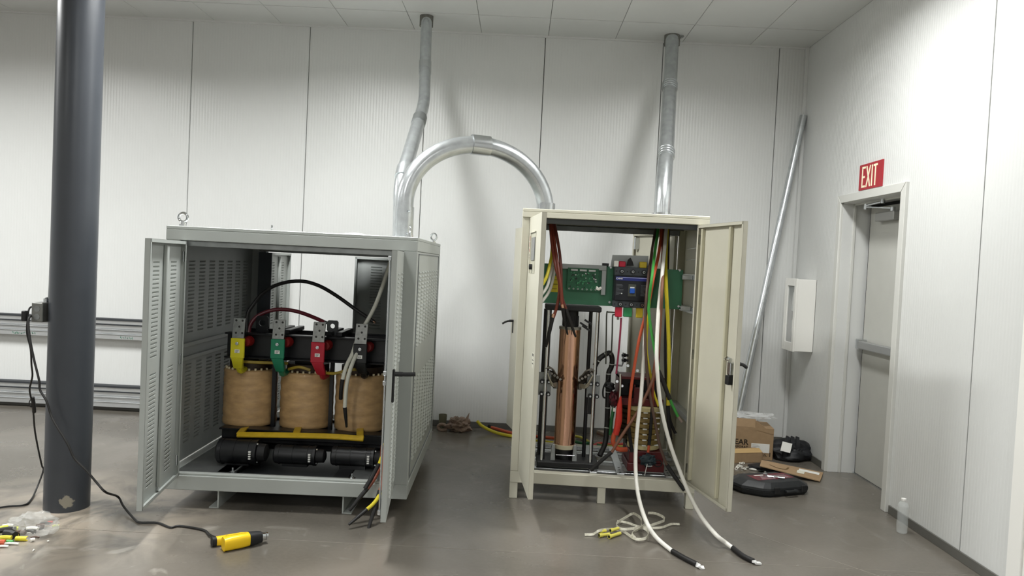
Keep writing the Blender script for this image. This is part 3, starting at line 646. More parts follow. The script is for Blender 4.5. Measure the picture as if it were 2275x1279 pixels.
cable('yellow_cable', 'yellow cable hanging out over the grey sill toward the floor', YEL, [at(853, 1030, 4.45), at(850, 1075, 4.33), at(842, 1100, 4.26), at(830, 1118, 4.22), at(814, 1132, 4.2)], .0105, [(SHR, [at(815, 1131, 4.2), at(795, 1148, 4.16), at(775, 1165, 4.12)], [.011, .010, .007], 'end_sleeve')])
cable('orange_cable', 'orange brown cable beside the grey cabinet door, black end dangling', ORANGE, [at(853, 1000, 4.48), at(852, 1060, 4.35), at(844, 1090, 4.28)], .0105, [(SHR, [at(844, 1089, 4.28), at(832, 1130, 4.22), at(818, 1176, 4.15)], [.013, .013, .009], 'end_sleeve')])
cable('yellow_lead', 'short yellow lead just inside the grey cabinet sill', YEL, [at(853, 985, 4.52), at(848, 1012, 4.46), at(841, 1033, 4.4)], .009, [(SHR, [at(841, 1032, 4.4), at(826, 1060, 4.3), at(811, 1085, 4.26)], .0125, 'end_sleeve')])
# ------------------------------------------------------------------ beige regulator cabinet
RO, RR_, RW, RD = Vector((.010, 4.82, 0)), math.radians(-2.4), 1.197, .85
rc = thing('regulator_cabinet', 'tall beige steel cabinet with front doors open, full of wiring and a copper column', 'cabinet', RO, RR_)
RXF = FR[rc.name]
rw_ = lambda x, y, z=0: RXF @ Vector((x, y, z))
def Rb(): return MB(RXF)
Rb().box(0, RW, -.012, RD, 1.875, 1.895).box(0, RW, -.012, .012, 1.838, 1.875).box(0, RW, RD-.03, RD, 1.838, 1.875).box(0, .02, .012, RD-.03, 1.838, 1.875).box(RW-.02, RW, .012, RD-.03, 1.838, 1.875).build('roof', BEIGE, rc, .003)
DKI = mat('inner_dark_grey', '4c4f50', .6)  # dark grey for the roof underside and front lintel
Rb().box(.02, RW-.02, .0125, RD-.031, 1.868, 1.8745).build('ceiling_sheet', DKI, rc)
Rb().box(.05, RW-.05, RD-.06, RD-.02, 1.80, 1.8375).build('rear_lintel', DGALV, rc, .002)
Rb().box(.05, RW-.05, .015, .05, 1.805, 1.8375).build('front_lintel', DKI, rc, .002)
Rb().box(0, RW, 0, .06, .105, .180).build('front_sill', BEIGE, rc, .003)
Rb().box(0, RW, RD-.06, RD, .105, .180).build('rear_sill', BEIGE, rc, .003)
for x in (0, RW-.05): Rb().box(x, x+.05, .06, RD-.06, .105, .180).build('side_beam', BEIGE, rc, .003)
for x in (0, .575, RW-.052):
    for y in (.004, RD-.06): Rb().box(x, x+.052, y, y+.056, 0, .1048).build('foot', BEIGE, rc, .003)
for (x, w) in ((0, .05), (RW-.048, .048)):
    Rb().box(x, x+w, 0, .04, .180, 1.838).build('post', BEIGE, rc, .003)
    Rb().box(x, x+w, RD-.05, RD, .180, 1.838).build('post', BEIGEI, rc, .003)
Rb().box(.001, .004, .04, RD-.05, .180, 1.838).build('side_panel', BEIGE, rc)
Rb().box(RW-.004, RW-.001, .04, RD-.05, .180, 1.838).build('side_panel', BEIGEI, rc)
# galvanised rails on the floor and along the right side
for y in (.12, .36, .60, .76): Rb().box(.05, RW-.05, y, y+.05, .155, .178).build('floor_rail', GALV, rc, .002)
for x in (.52, .70, 1.02): 
    r_ = Rb().box(x, x+.05, .06, RD-.06, .1785, .19).build('floor_strap', GALV, rc, .002)
    for y in (.09, .15, .21): Rb().cyl((x+.025, y, .19), (x+.025, y, .1905), .008, n=10).build('slot', mat('hole_dark', '2a2a28', .7), r_)
for z in (.55, 1.275, 1.50):
    Rb().box(RW-.045, RW-.0045, .06, RD-.05, z-.02, z+.02).build('side_rail', GALV, rc, .002)
for (z, y) in ((1.29, .24), (1.50, .24)):
    Rb().box(RW-.115, RW-.046, y-.02, y+.02, z-.018, z+.014).build('bracket', GALV, rc, .002)
for z in (1.62, 1.70): Rb().box(RW-.008, RW-.0045, .10, RD-.15, z, z+.004).build('crease', ZINC, rc)
# doors
wdr = .585
gL = rw_(.05, -.004); gR = rw_(RW-.05, -.004)
rdl, XA = cabinet_door(rc, gL, Vector((.122, 4.20, 0)), (-1, 0, 0), wdr, .183, 1.835, BEIGE, BEIGEI, stiff=False)
rdr, XB = cabinet_door(rc, gR, Vector((1.276, 4.20, 0)), (1, 0, 0), wdr, .183, 1.835, BEIGE, BEIGEI, stiff=False)
MB(XB).box(.045, .065, -.024, -.001, .21, 1.81).build('stiffener', BEIGEI, rdr, .003)
MB(XB).box(wdr*.70, wdr*.70+.02, -.024, -.001, .21, 1.81).build('stiffener', BEIGEI, rdr, .003)
hA = rw_(.05, RD+.004); hB = rw_(RW-.05, RD+.004)
b1, _x = cabinet_door(rc, hA, Vector((-.030, 6.20, 0)), (-1, 0, 0), wdr, .183, 1.83, BEIGE, BEIGEI, stiff=False)
MB(_x).cyl((wdr-.08, 0, 1.06), (wdr-.08, .035, 1.06), .010, n=12).tube([(wdr-.08, .028, 1.06), (wdr-.085, .06, 1.054), (wdr-.09, .095, 1.036)], .008, 8).cyl((wdr-.08, .002, .96), (wdr-.08, .004, 1.06), .006, n=8).build('lever', BLACKM, b1)
b2, _y = cabinet_door(rc, hB, Vector((.945, 6.19, 0)), (1, .2, 0), wdr, .183, 1.83, BEIGE, BEIGEI, stiff=False)
MB(_y).box(wdr-.06, wdr-.035, -.04, -.001, 1.70, 1.80).build('lock_case', ZINC, b2, .003)
# left door: display window with screen and selector, red lettering strips, a paper sticker
u0, u1 = wdr*.20, wdr*.62
wn = MB(XA).box(u0, u1, .0005, .0015, 1.48, 1.735).build('instrument_recess', mat('recess_grey', 'b0ae9c', .5), rdl)
MB(XA).box(u0+.012, u0+.016, .0016, .0075, 1.48, 1.735).box(u0, u1, .0016, .0075, 1.731, 1.735).build('recess_rim', BEIGE, wn)
MB(XA).box(u0+.065, u1-.015, .0016, .006, 1.56, 1.70).build('meter_screen', mat('screen_grey', '6f7274', .2), wn)
MB(XA).cyl((u0+.12, .0016, 1.52), (u0+.12, .02, 1.52), .017, n=16).build('selector_knob', BLACKM, wn)
MB(XA).box(u0+.055, u0+.085, .0016, .006, 1.505, 1.535).build('push_button', mat('brass_button', 'b8923f', .35, .6), wn)
REDP = mat('red_print', '9c3b36', .6)
for k, (z, h, wdt) in enumerate(((1.715, .03, .07), (1.675, .028, .07), (1.635, .022, .06), (1.60, .012, .09), (1.58, .006, .09))):
    MB(XA).box(.05, .05+wdt, .0004, .0009, z-h, z).build('lettering', REDP if k < 3 else mat('grey_print', '8a857c', .6), rdl)
st = MB(XA).box(wdr-.12, wdr-.05, .0004, .0012, .93, 1.02).build('sticker', mat('paper_sticker', 'd9d7c8', .6), rdl)
MB(XA).box(wdr-.11, wdr-.07, .0013, .0017, 1.0, 1.015).box(wdr-.11, wdr-.06, .0013, .0017, .975, .98).box(wdr-.11, wdr-.06, .0013, .0017, .955, .96).build('print', mat('ink_dark', '3c3c3c', .7), st)
# lock on the right door (inside) and lever outside
lk = MB(XB).box(wdr-.085, wdr-.045, -.034, -.002, .955, 1.03).build('lock_body', ZINC, rdr, .004)
MB(XB).tube([(wdr-.10, -.036, 1.045), (wdr-.06, -.046, 1.05), (wdr-.035, -.04, 1.045)], .013, 10).build('lock_cam', CHROME, lk)
MB(XB).box(wdr-.085, wdr-.045, -.044, -.004, .90, .954).build('lock_catch', BLACKM, lk, .004)
MB(XB).cyl((wdr-.065, .0, 1.02), (wdr-.065, .04, 1.02), .011, n=12).tube([(wdr-.065, .034, 1.02), (wdr-.09, .07, 1.012), (wdr-.115, .105, .995)], .010, 10).build('lever', BLACKM, rdr)

# ------------------------------------------------------------------ green mounting board with its electrics
GPAN = mat('green_fibre_board', '3f7a5b', .45, var=.06, scale=4)
BY = 5.03
gp = thing('green_board', 'green insulating board across the beige cabinet', 'board', (.65, BY, 1.28))
A = at(1204, 584, BY); B = at(1518, 686, BY)
gx0, gx1, gz0, gz1 = A.x, at(1517, 640, BY).x, at(1300, 676, BY).z-.003, at(1300, 589, BY).z
MB().box(gx0, at(1362, 630, BY).x, BY, BY+.01, gz0, gz1).build('left_board', GPAN, gp, .002)
MB().box(at(1358, 630, BY).x, gx1, BY+.012, BY+.022, gz0, gz1).build('right_board', GPAN, gp, .002)
for px_, py_ in ((1357, 594), (1354, 671), (1510, 600), (1507, 680)):
    q = at(px_, py_, BY); MB().cyl((q.x, BY+.012, q.z), (q.x, BY-.006, q.z), .008, n=12).build('screw', ZINC, gp)
BRK = mat('bracket_grey', '9fa3a2', .4, .3)
p0 = at(1246, 586, BY-.02); p1 = at(1348, 590, BY-.02)
MB().box(p0.x, p1.x, BY-.024, BY-.001, gz1-.03, gz1+.004).box(p1.x-.03, p1.x, BY-.024, BY-.001, gz1-.195, gz1-.03).build('angle_bracket', BRK, gp, .002)
ylab = at(1226, 612, BY); MB().box(ylab.x, ylab.x+.06, BY-.002, BY-.0003, ylab.z-.11, ylab.z).build('warning_label', mat('label_yellow', 'c9b62c', .5), gp)
tb = at(1345, 586, BY); MB().box(tb.x-.022, tb.x+.022, BY-.02, BY+.01, gz1, gz1+.02).build('terminal_block', BLACK, gp, .002)
mk = MB()
for k in range(3): mk.box(ylab.x+.006, ylab.x+.054-.008*k, BY-.0026, BY-.002, ylab.z-.03-.03*k, ylab.z-.024-.03*k)
mk.build('label_lines', mat('ochre_lines', '8a7d1e', .6), gp)
# circuit board
pc_ = thing('circuit_board', 'green circuit board crowded with small components on the green panel', 'circuit board', (.4, BY-.03, 1.33))
a = at(1262, 594, BY-.03); b = at(1328, 647, BY-.03)
px0, px1, pz0, pz1 = a.x, b.x, b.z, a.z
MB().box(px0, px1, BY-.034, BY-.0315, pz0, pz1).build('board', mat('pcb_green', '1f5a3b', .4, var=.25, scale=90), pc_)
for x in (px0+.01, px1-.01):
    for z in (pz0+.01, pz1-.01): MB().cyl((x, BY-.0315, z), (x, BY-.0002, z), .004, n=8).build('standoff', ZINC, pc_)
rnd = random.Random(3)
cm = [mat('component_black', '1d1f20', .4), mat('component_grey', 'b9bdbb', .4), mat('component_green', '3f8b5e', .4), mat('component_white', 'dcdcd6', .4)]
for k in range(58):
    x = rnd.uniform(px0+.012, px1-.02); z = rnd.uniform(pz0+.014, pz1-.03); s = rnd.uniform(.004, .013)
    MB().box(x, x+s, BY-.034-rnd.uniform(.003, .010), BY-.034, z, z+rnd.uniform(.004, .012)).build('component', cm[rnd.choice((0, 2, 2, 2, 0, 1))], pc_)
for k in range(3): x = px0+.02+k*.06; MB().box(x, x+.045, BY-.048, BY-.034, pz1-.02, pz1-.008).build('connector', cm[1], pc_)
for k in range(7): x = px0+.014+k*(px1-px0-.03)/6; MB().ring((x, BY-.036, pz0+.010), (0, 1, 0), .0045, .0016, 10, 5).build('solder_ring', cm[1], pc_)
tag(MB().tube([(px1-.01, BY-.045, pz0+.03), (px1+.0, BY-.06, pz0+.02), (px1+.018, BY-.05, pz0+.028)], .006, 8).tube([(px1-.012, BY-.045, pz0+.02), (px1+.002, BY-.058, pz0+.012), (px1+.02, BY-.05, pz0+.022)], .006, 8).build('ribbon_lead', WIREW), 'short white lead plugged into the green circuit board', 'wire')

# ------------------------------------------------------------------ breaker
BK = 4.94
br = thing('circuit_breaker', 'black moulded circuit breaker with blue toggle on the green board', 'breaker', (.77, BK, 1.29))
a = at(1367, 591, BK); b = at(1441, 681, BK)
bx0, bx1, bz0, bz1 = a.x, b.x, b.z-.012, a.z-.004
BKM = mat('breaker_black', '1e2226', .42); BKG = mat('breaker_grey', '3d4246', .45)
MB().box(bx0, bx1, BK, BY+.0115, bz0, bz1).build('case', BKM, br, .003)
MB().box(bx0-.001, bx1+.001, BK-.004, BY-.02, bz1-.055, bz1+.001).build('upper_cover', BKG, br, .003)
MB().box(bx0-.001, bx1+.001, BK-.004, BY-.02, bz0-.001, bz0+.042).build('lower_cover', BKG, br, .003)
face = MB().box(bx0+.004, bx1-.004, BK-.012, BK, bz0+.046, bz1-.06).build('face_plate', mat('breaker_face', '16191f', .3), br, .002)
MB().box(bx0+.006, bx1-.006, BK-.0135, BK-.0122, bz1-.088, bz1-.064).build('blue_band', mat('breaker_blue', '26307a', .4), face)
MB().box(bx0+.055, bx1-.006, BK-.0145, BK-.0136, bz1-.070, bz1-.066).build('white_line', mat('line_lilac', 'a9aede', .4), face)
MB().text('CHNT', .0165, frame(Vector((bx0+.008, BK-.0142, bz1-.081)), (1,0,0), (0,0,1), (0,-1,0)), .0003).build('lettering', WHITEP, face)
cxm = (bx0+bx1)/2
tg = MB().box(cxm-.026, cxm+.026, BK-.017, BK-.0122, bz0+.075, bz0+.155).build('toggle_bezel', mat('toggle_bezel', '4a4d44', .4), face, .002)
MB().box(cxm-.016, cxm+.016, BK-.034, BK-.0172, bz0+.095, bz0+.128).build('toggle', mat('toggle_blue', '2156b4', .35), tg, .003)
MB().box(cxm-.014, cxm+.014, BK-.0195, BK-.0172, bz0+.130, bz0+.138).build('toggle_mark', WHITEP, tg)
MB().cyl((bx0+.05, BK-.014, bz0+.092), (bx0+.05, BK-.012, bz0+.092), .004, n=10).build('test_button', cm[3], face)
mk = MB(); rnd = random.Random(5)
for k in range(9):
    z = bz0+.15-k*.0085; mk.box(bx0+.012, bx0+.012+rnd.uniform(.02, .05), BK-.0128, BK-.0122, z, z+.002); mk.box(bx1-.06, bx1-.06+rnd.uniform(.02, .045), BK-.0128, BK-.0122, z, z+.002)
mk.build('print', mat('print_grey', '73777c', .5), face)
for k in (-1, 0, 1):
    x = cxm+k*.073
    for z in (bz1-.028, bz0+.02):
        s_ = MB().cyl((x, BK-.002, z), (x, BK-.014, z), .016, n=18).build('terminal_well', BLACK, br)
        MB().ring((x, BK-.016, z), (0, 1, 0), .007, .0025, 14, 6).build('terminal_screw', ZINC, s_)
    for dx_ in (-.036,):
        for z in (bz1-.028, bz0+.02): MB().cyl((x+dx_, BK-.003, z), (x+dx_, BK-.006, z), .005, n=10).build('vent_hole', BLACK, br)
TAPE = [mat('red_tape', 'c4243f', .45), mat('green_tape', '2c8a55', .45), mat('yellow_tape', 'c9b12c', .45)]
for k, (xa, xb, ya, yb) in enumerate(((1367, 1381, 683, 704), (1385, 1403, 685, 704), (1413, 1427, 685, 706))):
    a = at(xa, ya, BK+.02); b = at(xb, yb, BK+.02); MB().box(a.x, b.x, BK+.005, BK+.035, b.z, bz0+.002).build('terminal_lug', TAPE[k], br, .004, label=('red', 'green', 'yellow')[k]+' taped lower lug')
MB().cyl(at(1373, 703, BK+.02), at(1373, 710, BK+.02), .008, n=8).build('lug_bolt', DGALV, br)
q = at(1395, 578, BK+.05)
MB().prism([(at(1356, 596, BK+.06).x, BK+.06, bz1), (bx1-.004, BK+.06, bz1), (bx1-.008, BK+.06, at(1436, 568, BK+.06).z), (at(1361, 566, BK+.06).x, BK+.06, at(1361, 566, BK+.06).z)], (0, .006, 0)).build('arc_cover_plate', BRK, br)
for (xa, xb, ya, yb, m_, nm) in ((1375, 1389, 580, 593, TAPE[0], 'red'), (1421, 1436, 581, 594, TAPE[2], 'yellow')):
    a = at(xa, ya, BK+.02); b = at(xb, yb, BK+.02); MB().box(a.x, b.x, BK+.005, BK+.035, bz1, a.z).build('terminal_lug', m_, br, .004, label=nm+' taped upper lug')
a = at(1390, 588, BK+.01); MB().prism([at(1393, 590, BK+.01), at(1408, 590, BK+.01), at(1406, 582, BK+.01), at(1401, 572, BK+.01), at(1396, 577, BK+.01)], (0, .02, 0)).build('tape_wrap', BLACKM, br)
tag(MB().box(at(1364, 580, BK+.02).x, at(1374, 580, BK+.02).x, BK, BK+.03, bz1+.001, at(1369, 579, BK+.02).z).build('white_tag', WHITEP, None, .002), 'small white tag above the breaker terminals', 'tag')

# ------------------------------------------------------------------ copper column regulator
cpx, cpy, cr = .372, 5.06, .0715
cp = thing('column_regulator', 'upright copper column regulator between steel guide rods', 'voltage regulator', (cpx, cpy, .19))
lath = MB().lathe([(cr*.8, .322), (cr, .322), (cr, 1.107), (cr*.8, 1.107)], (cpx, cpy, 0), n=56).build('copper_winding', COPPER, cp)
MB().lathe([(cr*.7, 1.107), (cr+.004, 1.107), (cr+.004, 1.125), (cr*.7, 1.125)], (cpx, cpy, 0), n=40).build('grey_collar', mat('collar_grey', '7d7a70', .5), cp)
hubm = MB().cyl((cpx, cpy, 1.125), (cpx, cpy, 1.235), cr*.72, n=32)
hub = hubm.build('hub', BLACKM, cp)
for k in range(18):
    a = 2*math.pi*k/18; MB().box(cpx+cr*.74*math.cos(a)-.003, cpx+cr*.74*math.cos(a)+.003, cpy+cr*.74*math.sin(a)-.003, cpy+cr*.74*math.sin(a)+.003, 1.13, 1.20).build('hub_fin', BLACKM, hub)
MB().lathe([(cr*.8, .285), (cr+.007, .295), (cr+.007, .3215), (cr*.8, .3215)], (cpx, cpy, 0), n=40).build('white_ring', mat('ring_cream', 'bdb59c', .5), cp)
MB().cyl((cpx, cpy, .215), (cpx, cpy, .287), cr*.86, n=28).build('lower_hub', BLACK, cp)
MB().box(.185, .60, 4.93, 5.19, .1905, .222).build('base_plate', BLACKM, cp, .004)
MB().box(.195, .570, 4.97, 5.16, 1.235, 1.272).build('top_plate', BLACKM, cp, .006)
for x in (cpx-.075, cpx+.072):
    MB().hexa([(x-.022, 4.975, .222), (x+.012, 4.975, .222), (x+.012, 4.99, .222), (x-.022, 4.99, .222), (x-.014, 4.985, .33), (x+.006, 4.985, .33), (x+.006, 5.0, .33), (x-.014, 5.0, .33)]).build('base_bracket', DGALV, cp, .002)
MB().cyl((cpx-.06, 4.97, .262), (cpx+.065, 4.97, .262), .004, n=8).build('tie_rod', ZINC, cp)
def vrod(px_b, px_t, Y, r, m, name, z0=.222, z1=1.235):
    xb = at(px_b, 1020, Y).x; MB().cyl((xb, Y, z0), (xb, Y, z1), r, n=20).build(name, m, cp); return xb
rl = vrod(1203, 0, 4.96, .0095, CHROME, 'guide_rod'); rr_ = vrod(1311, 0, 4.96, .0095, CHROME, 'guide_rod')
r2 = vrod(1196, 0, 5.13, .012, BLACK, 'guide_rod'); r3 = vrod(1296, 0, 5.12, .013, BLACK, 'guide_rod'); 
MB().cyl((rl+.016, 5.0, .222), (rl+.016, 5.0, 1.235), .006, n=12).build('lead_screw', BLACK, cp); MB().cyl((rr_+.014, 5.0, .222), (rr_+.014, 5.0, 1.235), .006, n=12).build('lead_screw', BLACK, cp)
BRSH = mat('brush_metal', '6a665e', .4, .75, var=.3, scale=60)
for side, xr_ in ((-1, rl), (1, rr_)):
    zc = .714
    cg = MB().box(xr_-.045, xr_+.040, 4.985, 4.995, zc-.055, zc+.10).build('carriage_plate', DGALV, cp, .002)
    for dx_ in (-.022, .024):
        for dz in (-.042, .040):
            MB().cyl((xr_+dx_, 4.985, zc+dz), (xr_+dx_, 4.952, zc+dz), .0135, n=18).build('roller', BLACKM, cg); MB().cyl((xr_+dx_, 4.953, zc+dz), (xr_+dx_, 4.948, zc+dz), .007, n=12).build('roller_bolt', ZINC, cg)
    # fanned brush fingers curving from the carriage down to the copper
    for k in range(12):
        a0 = Vector((xr_-side*(-.006+.011*(k % 4)), 4.960+.008*k, zc+.13-.006*k+.012*((k*7) % 3))); a1 = Vector((cpx+side*(cr+.004), 4.985+.016*k, zc+.075-.009*k))
        mid = (a0+a1)/2+Vector((0, -.022+.004*k, .030 - .004*k)); m2 = a0.lerp(a1, .8)+Vector((0, -.012, .012-.003*k))
        MB().tube([a0, mid, m2, a1], 0, flat=(.009, .016, (0, .2, 1))).build('brush_arm', BRSH, cp, .002)
    for k in range(3):
        a0 = Vector((xr_-side*(.01+.01*k), 4.955, zc+.10-.03*k)); a1 = Vector((cpx+side*(cr+.012), 4.972, zc+.03-.008*k))
        MB().tube([a0, (a0+a1)/2+Vector((0, -.02, -.028+.008*k)), a1], .0065, 8).build('pigtail', mat('braid', '8d8778', .4, .8), cp)
    MB().box(cpx+side*(cr+.010)-.011, cpx+side*(cr+.010)+.011, 4.975, 5.0, zc-.005, zc+.035).build('brush_holder', BRSH, cp, .003)
    for k in range(5): q = Vector((xr_-side*(.02+.02*k), 4.975, zc+.105-.012*k)); MB().cyl(q, q+Vector((0, -.012, .004)), .009, n=6).build('clamp_nut', BRSH, cp)
    MB().box(xr_-.03, xr_-.005, 4.99, 5.02, zc-.17, zc-.055).build('side_plate', BLACK, cp, .003)
for k, (x0, dz) in enumerate(((cpx+.06, 0), (cpx+.09, .02), (cpx+.075, -.02))): MB().bar((x0, 5.0, 1.16+dz), (x0+.05, 4.99, 1.13+dz), .012, .012).build('limit_switch', BLACK, cp)

# ------------------------------------------------------------------ red compensation transformer
REDC = mat('red_oxide_paint', '541619', .45, var=.12); VARN = mat('varnished_winding', '85703f', .4, var=.35, scale=18, stretch=(1, 1, 9)); VCREAM = mat('winding_tape', 'cbbd8c', .5, var=.15)
ct = thing('compensation_transformer', 'dark red framed transformer with banded tan winding in the beige cabinet', 'transformer', (.89, 5.05, .19))
fz = lambda px_, py_, Y: at(px_, py_, Y)
wcx = at(1434, 950, 5.0).x; wr_ = .108; wy = 5.06
b0 = at(1434, 1002, 4.95).z; b1z = at(1434, 905, 4.95).z
n_l = 6; hh_ = (b1z-b0)/(n_l+2)
for k in range(n_l+2):
    z0 = b0+k*hh_; cream = k in (0, n_l+1)
    w_ = MB().lathe([(.05, z0+.001), (wr_-.008, z0+.001), (wr_, z0+.006), (wr_, z0+hh_-.006), (wr_-.008, z0+hh_-.001), (.05, z0+hh_-.001)], (wcx, wy, 0), n=40).build('winding_disc', VCREAM if cream else VARN, ct)
    if k: 
        for dx_ in (-.012, .075): 
            yv = wy-math.sqrt(max(0, wr_**2-dx_**2)); MB().box(wcx+dx_-.014, wcx+dx_+.014, yv-.005, yv+.02, z0-.0035, z0+.0035).build('spacer', WHITEP, w_)
rb = MB().box(at(1394, 1030, 4.92).x, at(1476, 1030, 4.92).x, 4.92, 5.2, .19, at(1434, 1030, 4.92).z).build('base_channel', REDC, ct, .004)
MB().box(at(1398, 1012, 4.94).x, at(1474, 1012, 4.94).x, 4.94, 5.18, at(1434, 1030, 4.92).z, b0-.001).build('lower_yoke', REDC, ct, .004)
a = at(1377, 831, 4.98); b = at(1421, 905, 4.98)
MB().box(a.x, a.x+.012, 4.96, 5.18, b.z-.01, a.z).build('frame_plate', REDC, ct, .002)
MB().box(a.x, at(1474, 900, 4.98).x, 4.97, 5.18, a.z-.03, a.z-.012).build('top_channel', REDC, ct, .002)
MB().box(a.x+.012, at(1474, 900, 4.98).x, 4.985, 5.16, b1z+.002, b1z+.05).build('upper_yoke', REDC, ct, .003)
xq = at(1418, 870, 4.97).x
MB().box(xq-.03, xq+.012, 4.955, 4.97, b1z+.02, b1z+.13).box(xq-.03, xq-.022, 4.955, 4.97, b1z+.13, b1z+.15).build('clamp_angle', REDC, ct, .003)
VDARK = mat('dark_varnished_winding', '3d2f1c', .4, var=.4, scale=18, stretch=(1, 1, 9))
w2x = at(1404, 950, 5.30).x
for k in range(n_l+2):
    z0 = b0+.01+k*hh_
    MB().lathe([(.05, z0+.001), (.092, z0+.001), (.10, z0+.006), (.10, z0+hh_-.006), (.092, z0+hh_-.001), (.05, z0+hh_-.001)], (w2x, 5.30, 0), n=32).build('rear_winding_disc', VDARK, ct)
MB().box(w2x-.05, w2x+.05, 5.25, 5.35, .19, b1z+.14).build('rear_core_limb', BLACK, ct)
MB().box(a.x+.02, at(1474, 900, 4.98).x-.005, 5.09, 5.17, b1z+.0505, a.z-.0305).build('core_block', BLACK, ct, .003)
LAM = mat('lamination_steel', '5d605c', .5, .5)
for k in range(13):
    x = at(1398+k*2.6, 860, 5.05).x; MB().hexa([(x, 4.99, b1z+.055), (x+.004, 4.99, b1z+.055), (x+.004, 5.17, b1z+.055), (x, 5.17, b1z+.055), (x, 4.99, b1z+.115-.002*k), (x+.004, 4.99, b1z+.115-.002*k), (x+.004, 5.17, b1z+.155), (x, 5.17, b1z+.155)]).build('lamination', LAM if k % 2 else BLACK, ct)
st_ = [at(1394, 812, 5.1), at(1383, 815, 5.1), at(1384, 800, 5.1), at(1385, 788, 5.1)]
MB().tube([at(1362, 810, 5.1), at(1382, 812, 5.1), at(1384, 806, 5.1), at(1385, 783, 5.1)], .006, 8, smooth=False).build('earth_stud', DGALV, ct)
for py_ in (789, 800): MB().cyl(at(1381, py_, 5.1), at(1396, py_, 5.1), .009, n=8).cyl(at(1386, py_, 5.1), at(1390, py_, 5.1), .015, n=6).build('stud_nut', BLACK, ct)
for px_, py_ in ((1395, 812), (1416, 823), (1371, 847), (1382, 857)): MB().cyl(at(px_, py_, 5.0), at(px_, py_, 4.985), .010, n=8).build('bolt', ZINC, ct)
tl = MB().blob(at(1440, 1022, 4.90), (.05, .03, .04), .5, 2.6, 3, 2)
tl.build('taped_joint', mat('teal_black_tape', '24343a', .45, var=.3, scale=40), ct)
lp = at(1462, 1029, 4.89); MB().ring(lp, (0, 1, .2), .024, .004, 16, 6).build('wire_loop', BLACKM, ct)
MB().cyl(at(1438, 1030, 4.885), at(1432, 1056, 4.885), .0028, n=6).cyl(at(1436, 1035, 4.885), at(1449, 1035, 4.885), .0028, n=6).build('cable_tie', WHITEP, ct)

# ------------------------------------------------------------------ loose control wiring in the beige cabinet
hb = [at(1322, 812, 5.06), at(1330, 798, 5.06), at(1343, 788, 5.07), at(1355, 784, 5.08), at(1360, 797, 5.09), at(1358, 815, 5.1), at(1352, 830, 5.1), at(1351, 870, 5.1), at(1350, 905, 5.1), at(1348, 950, 5.1), at(1344, 985, 5.08), at(1332, 1012, 5.04)]
t = thing('control_harness', 'thick black bundled wiring harness arching beside the copper column', 'wiring', (hb[-1].x, hb[-1].y, .2))
MB().tube(hb, .018, 12).build('bundle', RUBBER, t)
for k in (0.8, 2, 3, 4.6, 6, 7, 8, 9): 
    i = int(k); p = hb[i].lerp(hb[i+1], k-i); d = (hb[i+1]-hb[i]).normalized(); MB().cyl(p-d*.003, p+d*.003, .0195, n=14).build('zip_tie', mat('tie_pale', 'b9bdb6', .5), t)
MB().tube([at(1352, 840, 5.08), at(1341, 860, 5.07), at(1340, 880, 5.07), at(1346, 884, 5.07)], .006, 8).build('stray_loop', RUBBER, t)
MB().blob(at(1354, 858, 5.07), (.035, .03, .03), .5, 2.5, 3, 8).build('connector_cluster', BLACK, t)
MB().blob(at(1364, 885, 5.09), (.035, .03, .055), .55, 2.8, 3, 6).build('red_wire_cluster', mat('dark_red_wire', '7a2030', .5, col2='2a2d2c', scale=40), t)
def wire(name, label, m, r, pts): return tag(MB().tube(pts, r, 8).build(name, m), label, 'wire')
DG = mat('dark_grey_rod', '55574f', .45, .4)
tag(MB().tube([at(1367, 694, 4.99), at(1352, 693, 5.0), at(1348, 696, 5.0), at(1347, 740, 5.02), at(1346, 808, 5.05)], .0048, 8).build('bent_rod', DG), 'bent grey rod from the red lug, the outer of two', 'rod')
tag(MB().tube([at(1367, 698, 4.99), at(1363, 699, 5.0), at(1361, 703, 5.0), at(1360, 745, 5.02), at(1358, 790, 5.05)], .0048, 8).build('bent_rod', DG), 'bent grey rod from the red lug, the inner of two', 'rod')
wire('pink_wire', 'magenta flat wire running down from the red breaker lug', mat('magenta_wire', 'a23a57', .45), .0065, [at(1380, 706, 4.97), at(1378, 740, 4.98), at(1374, 785, 5.0), at(1369, 830, 5.0)])
t = thing('red_sleeved_lead', 'bright red sleeve over an orange lead curving to the red base', 'cable', (at(1390, 1000, 4.95).x, 4.95, .24))
MB().tube([at(1379, 880, 4.95), at(1376, 905, 4.94), at(1374, 935, 4.93), at(1368, 965, 4.93)], [.006, .02, .024, .02], 10).build('red_sleeve', mat('bright_red_sleeve', 'd0392c', .45, var=.1), t)
MB().tube([at(1365, 962, 4.93), at(1362, 978, 4.93), at(1366, 990, 4.93), at(1376, 998, 4.93), at(1392, 998, 4.95)], .016, 10).build('orange_jacket', ORANGE, t)
MB().tube([at(1378, 830, 4.955), at(1378, 860, 4.955), at(1376, 898, 4.95)], .005, 8).build('pale_wire', OFFW, t)
wire('green_sleeve_lead', 'short dark green sleeve hanging beside the red sleeve', mat('dark_green_sleeve', '2b6a3b', .5), .012, [at(1364, 905, 5.0), at(1359, 930, 5.0), at(1356, 965, 5.02)])
tag(MB().box(*[v for pr in zip(at(1362, 914, 4.96), at(1368, 906, 4.97)) for v in sorted(pr)]).build('white_clip', WHITEP), 'small white clip beside the red sleeve', 'clip')

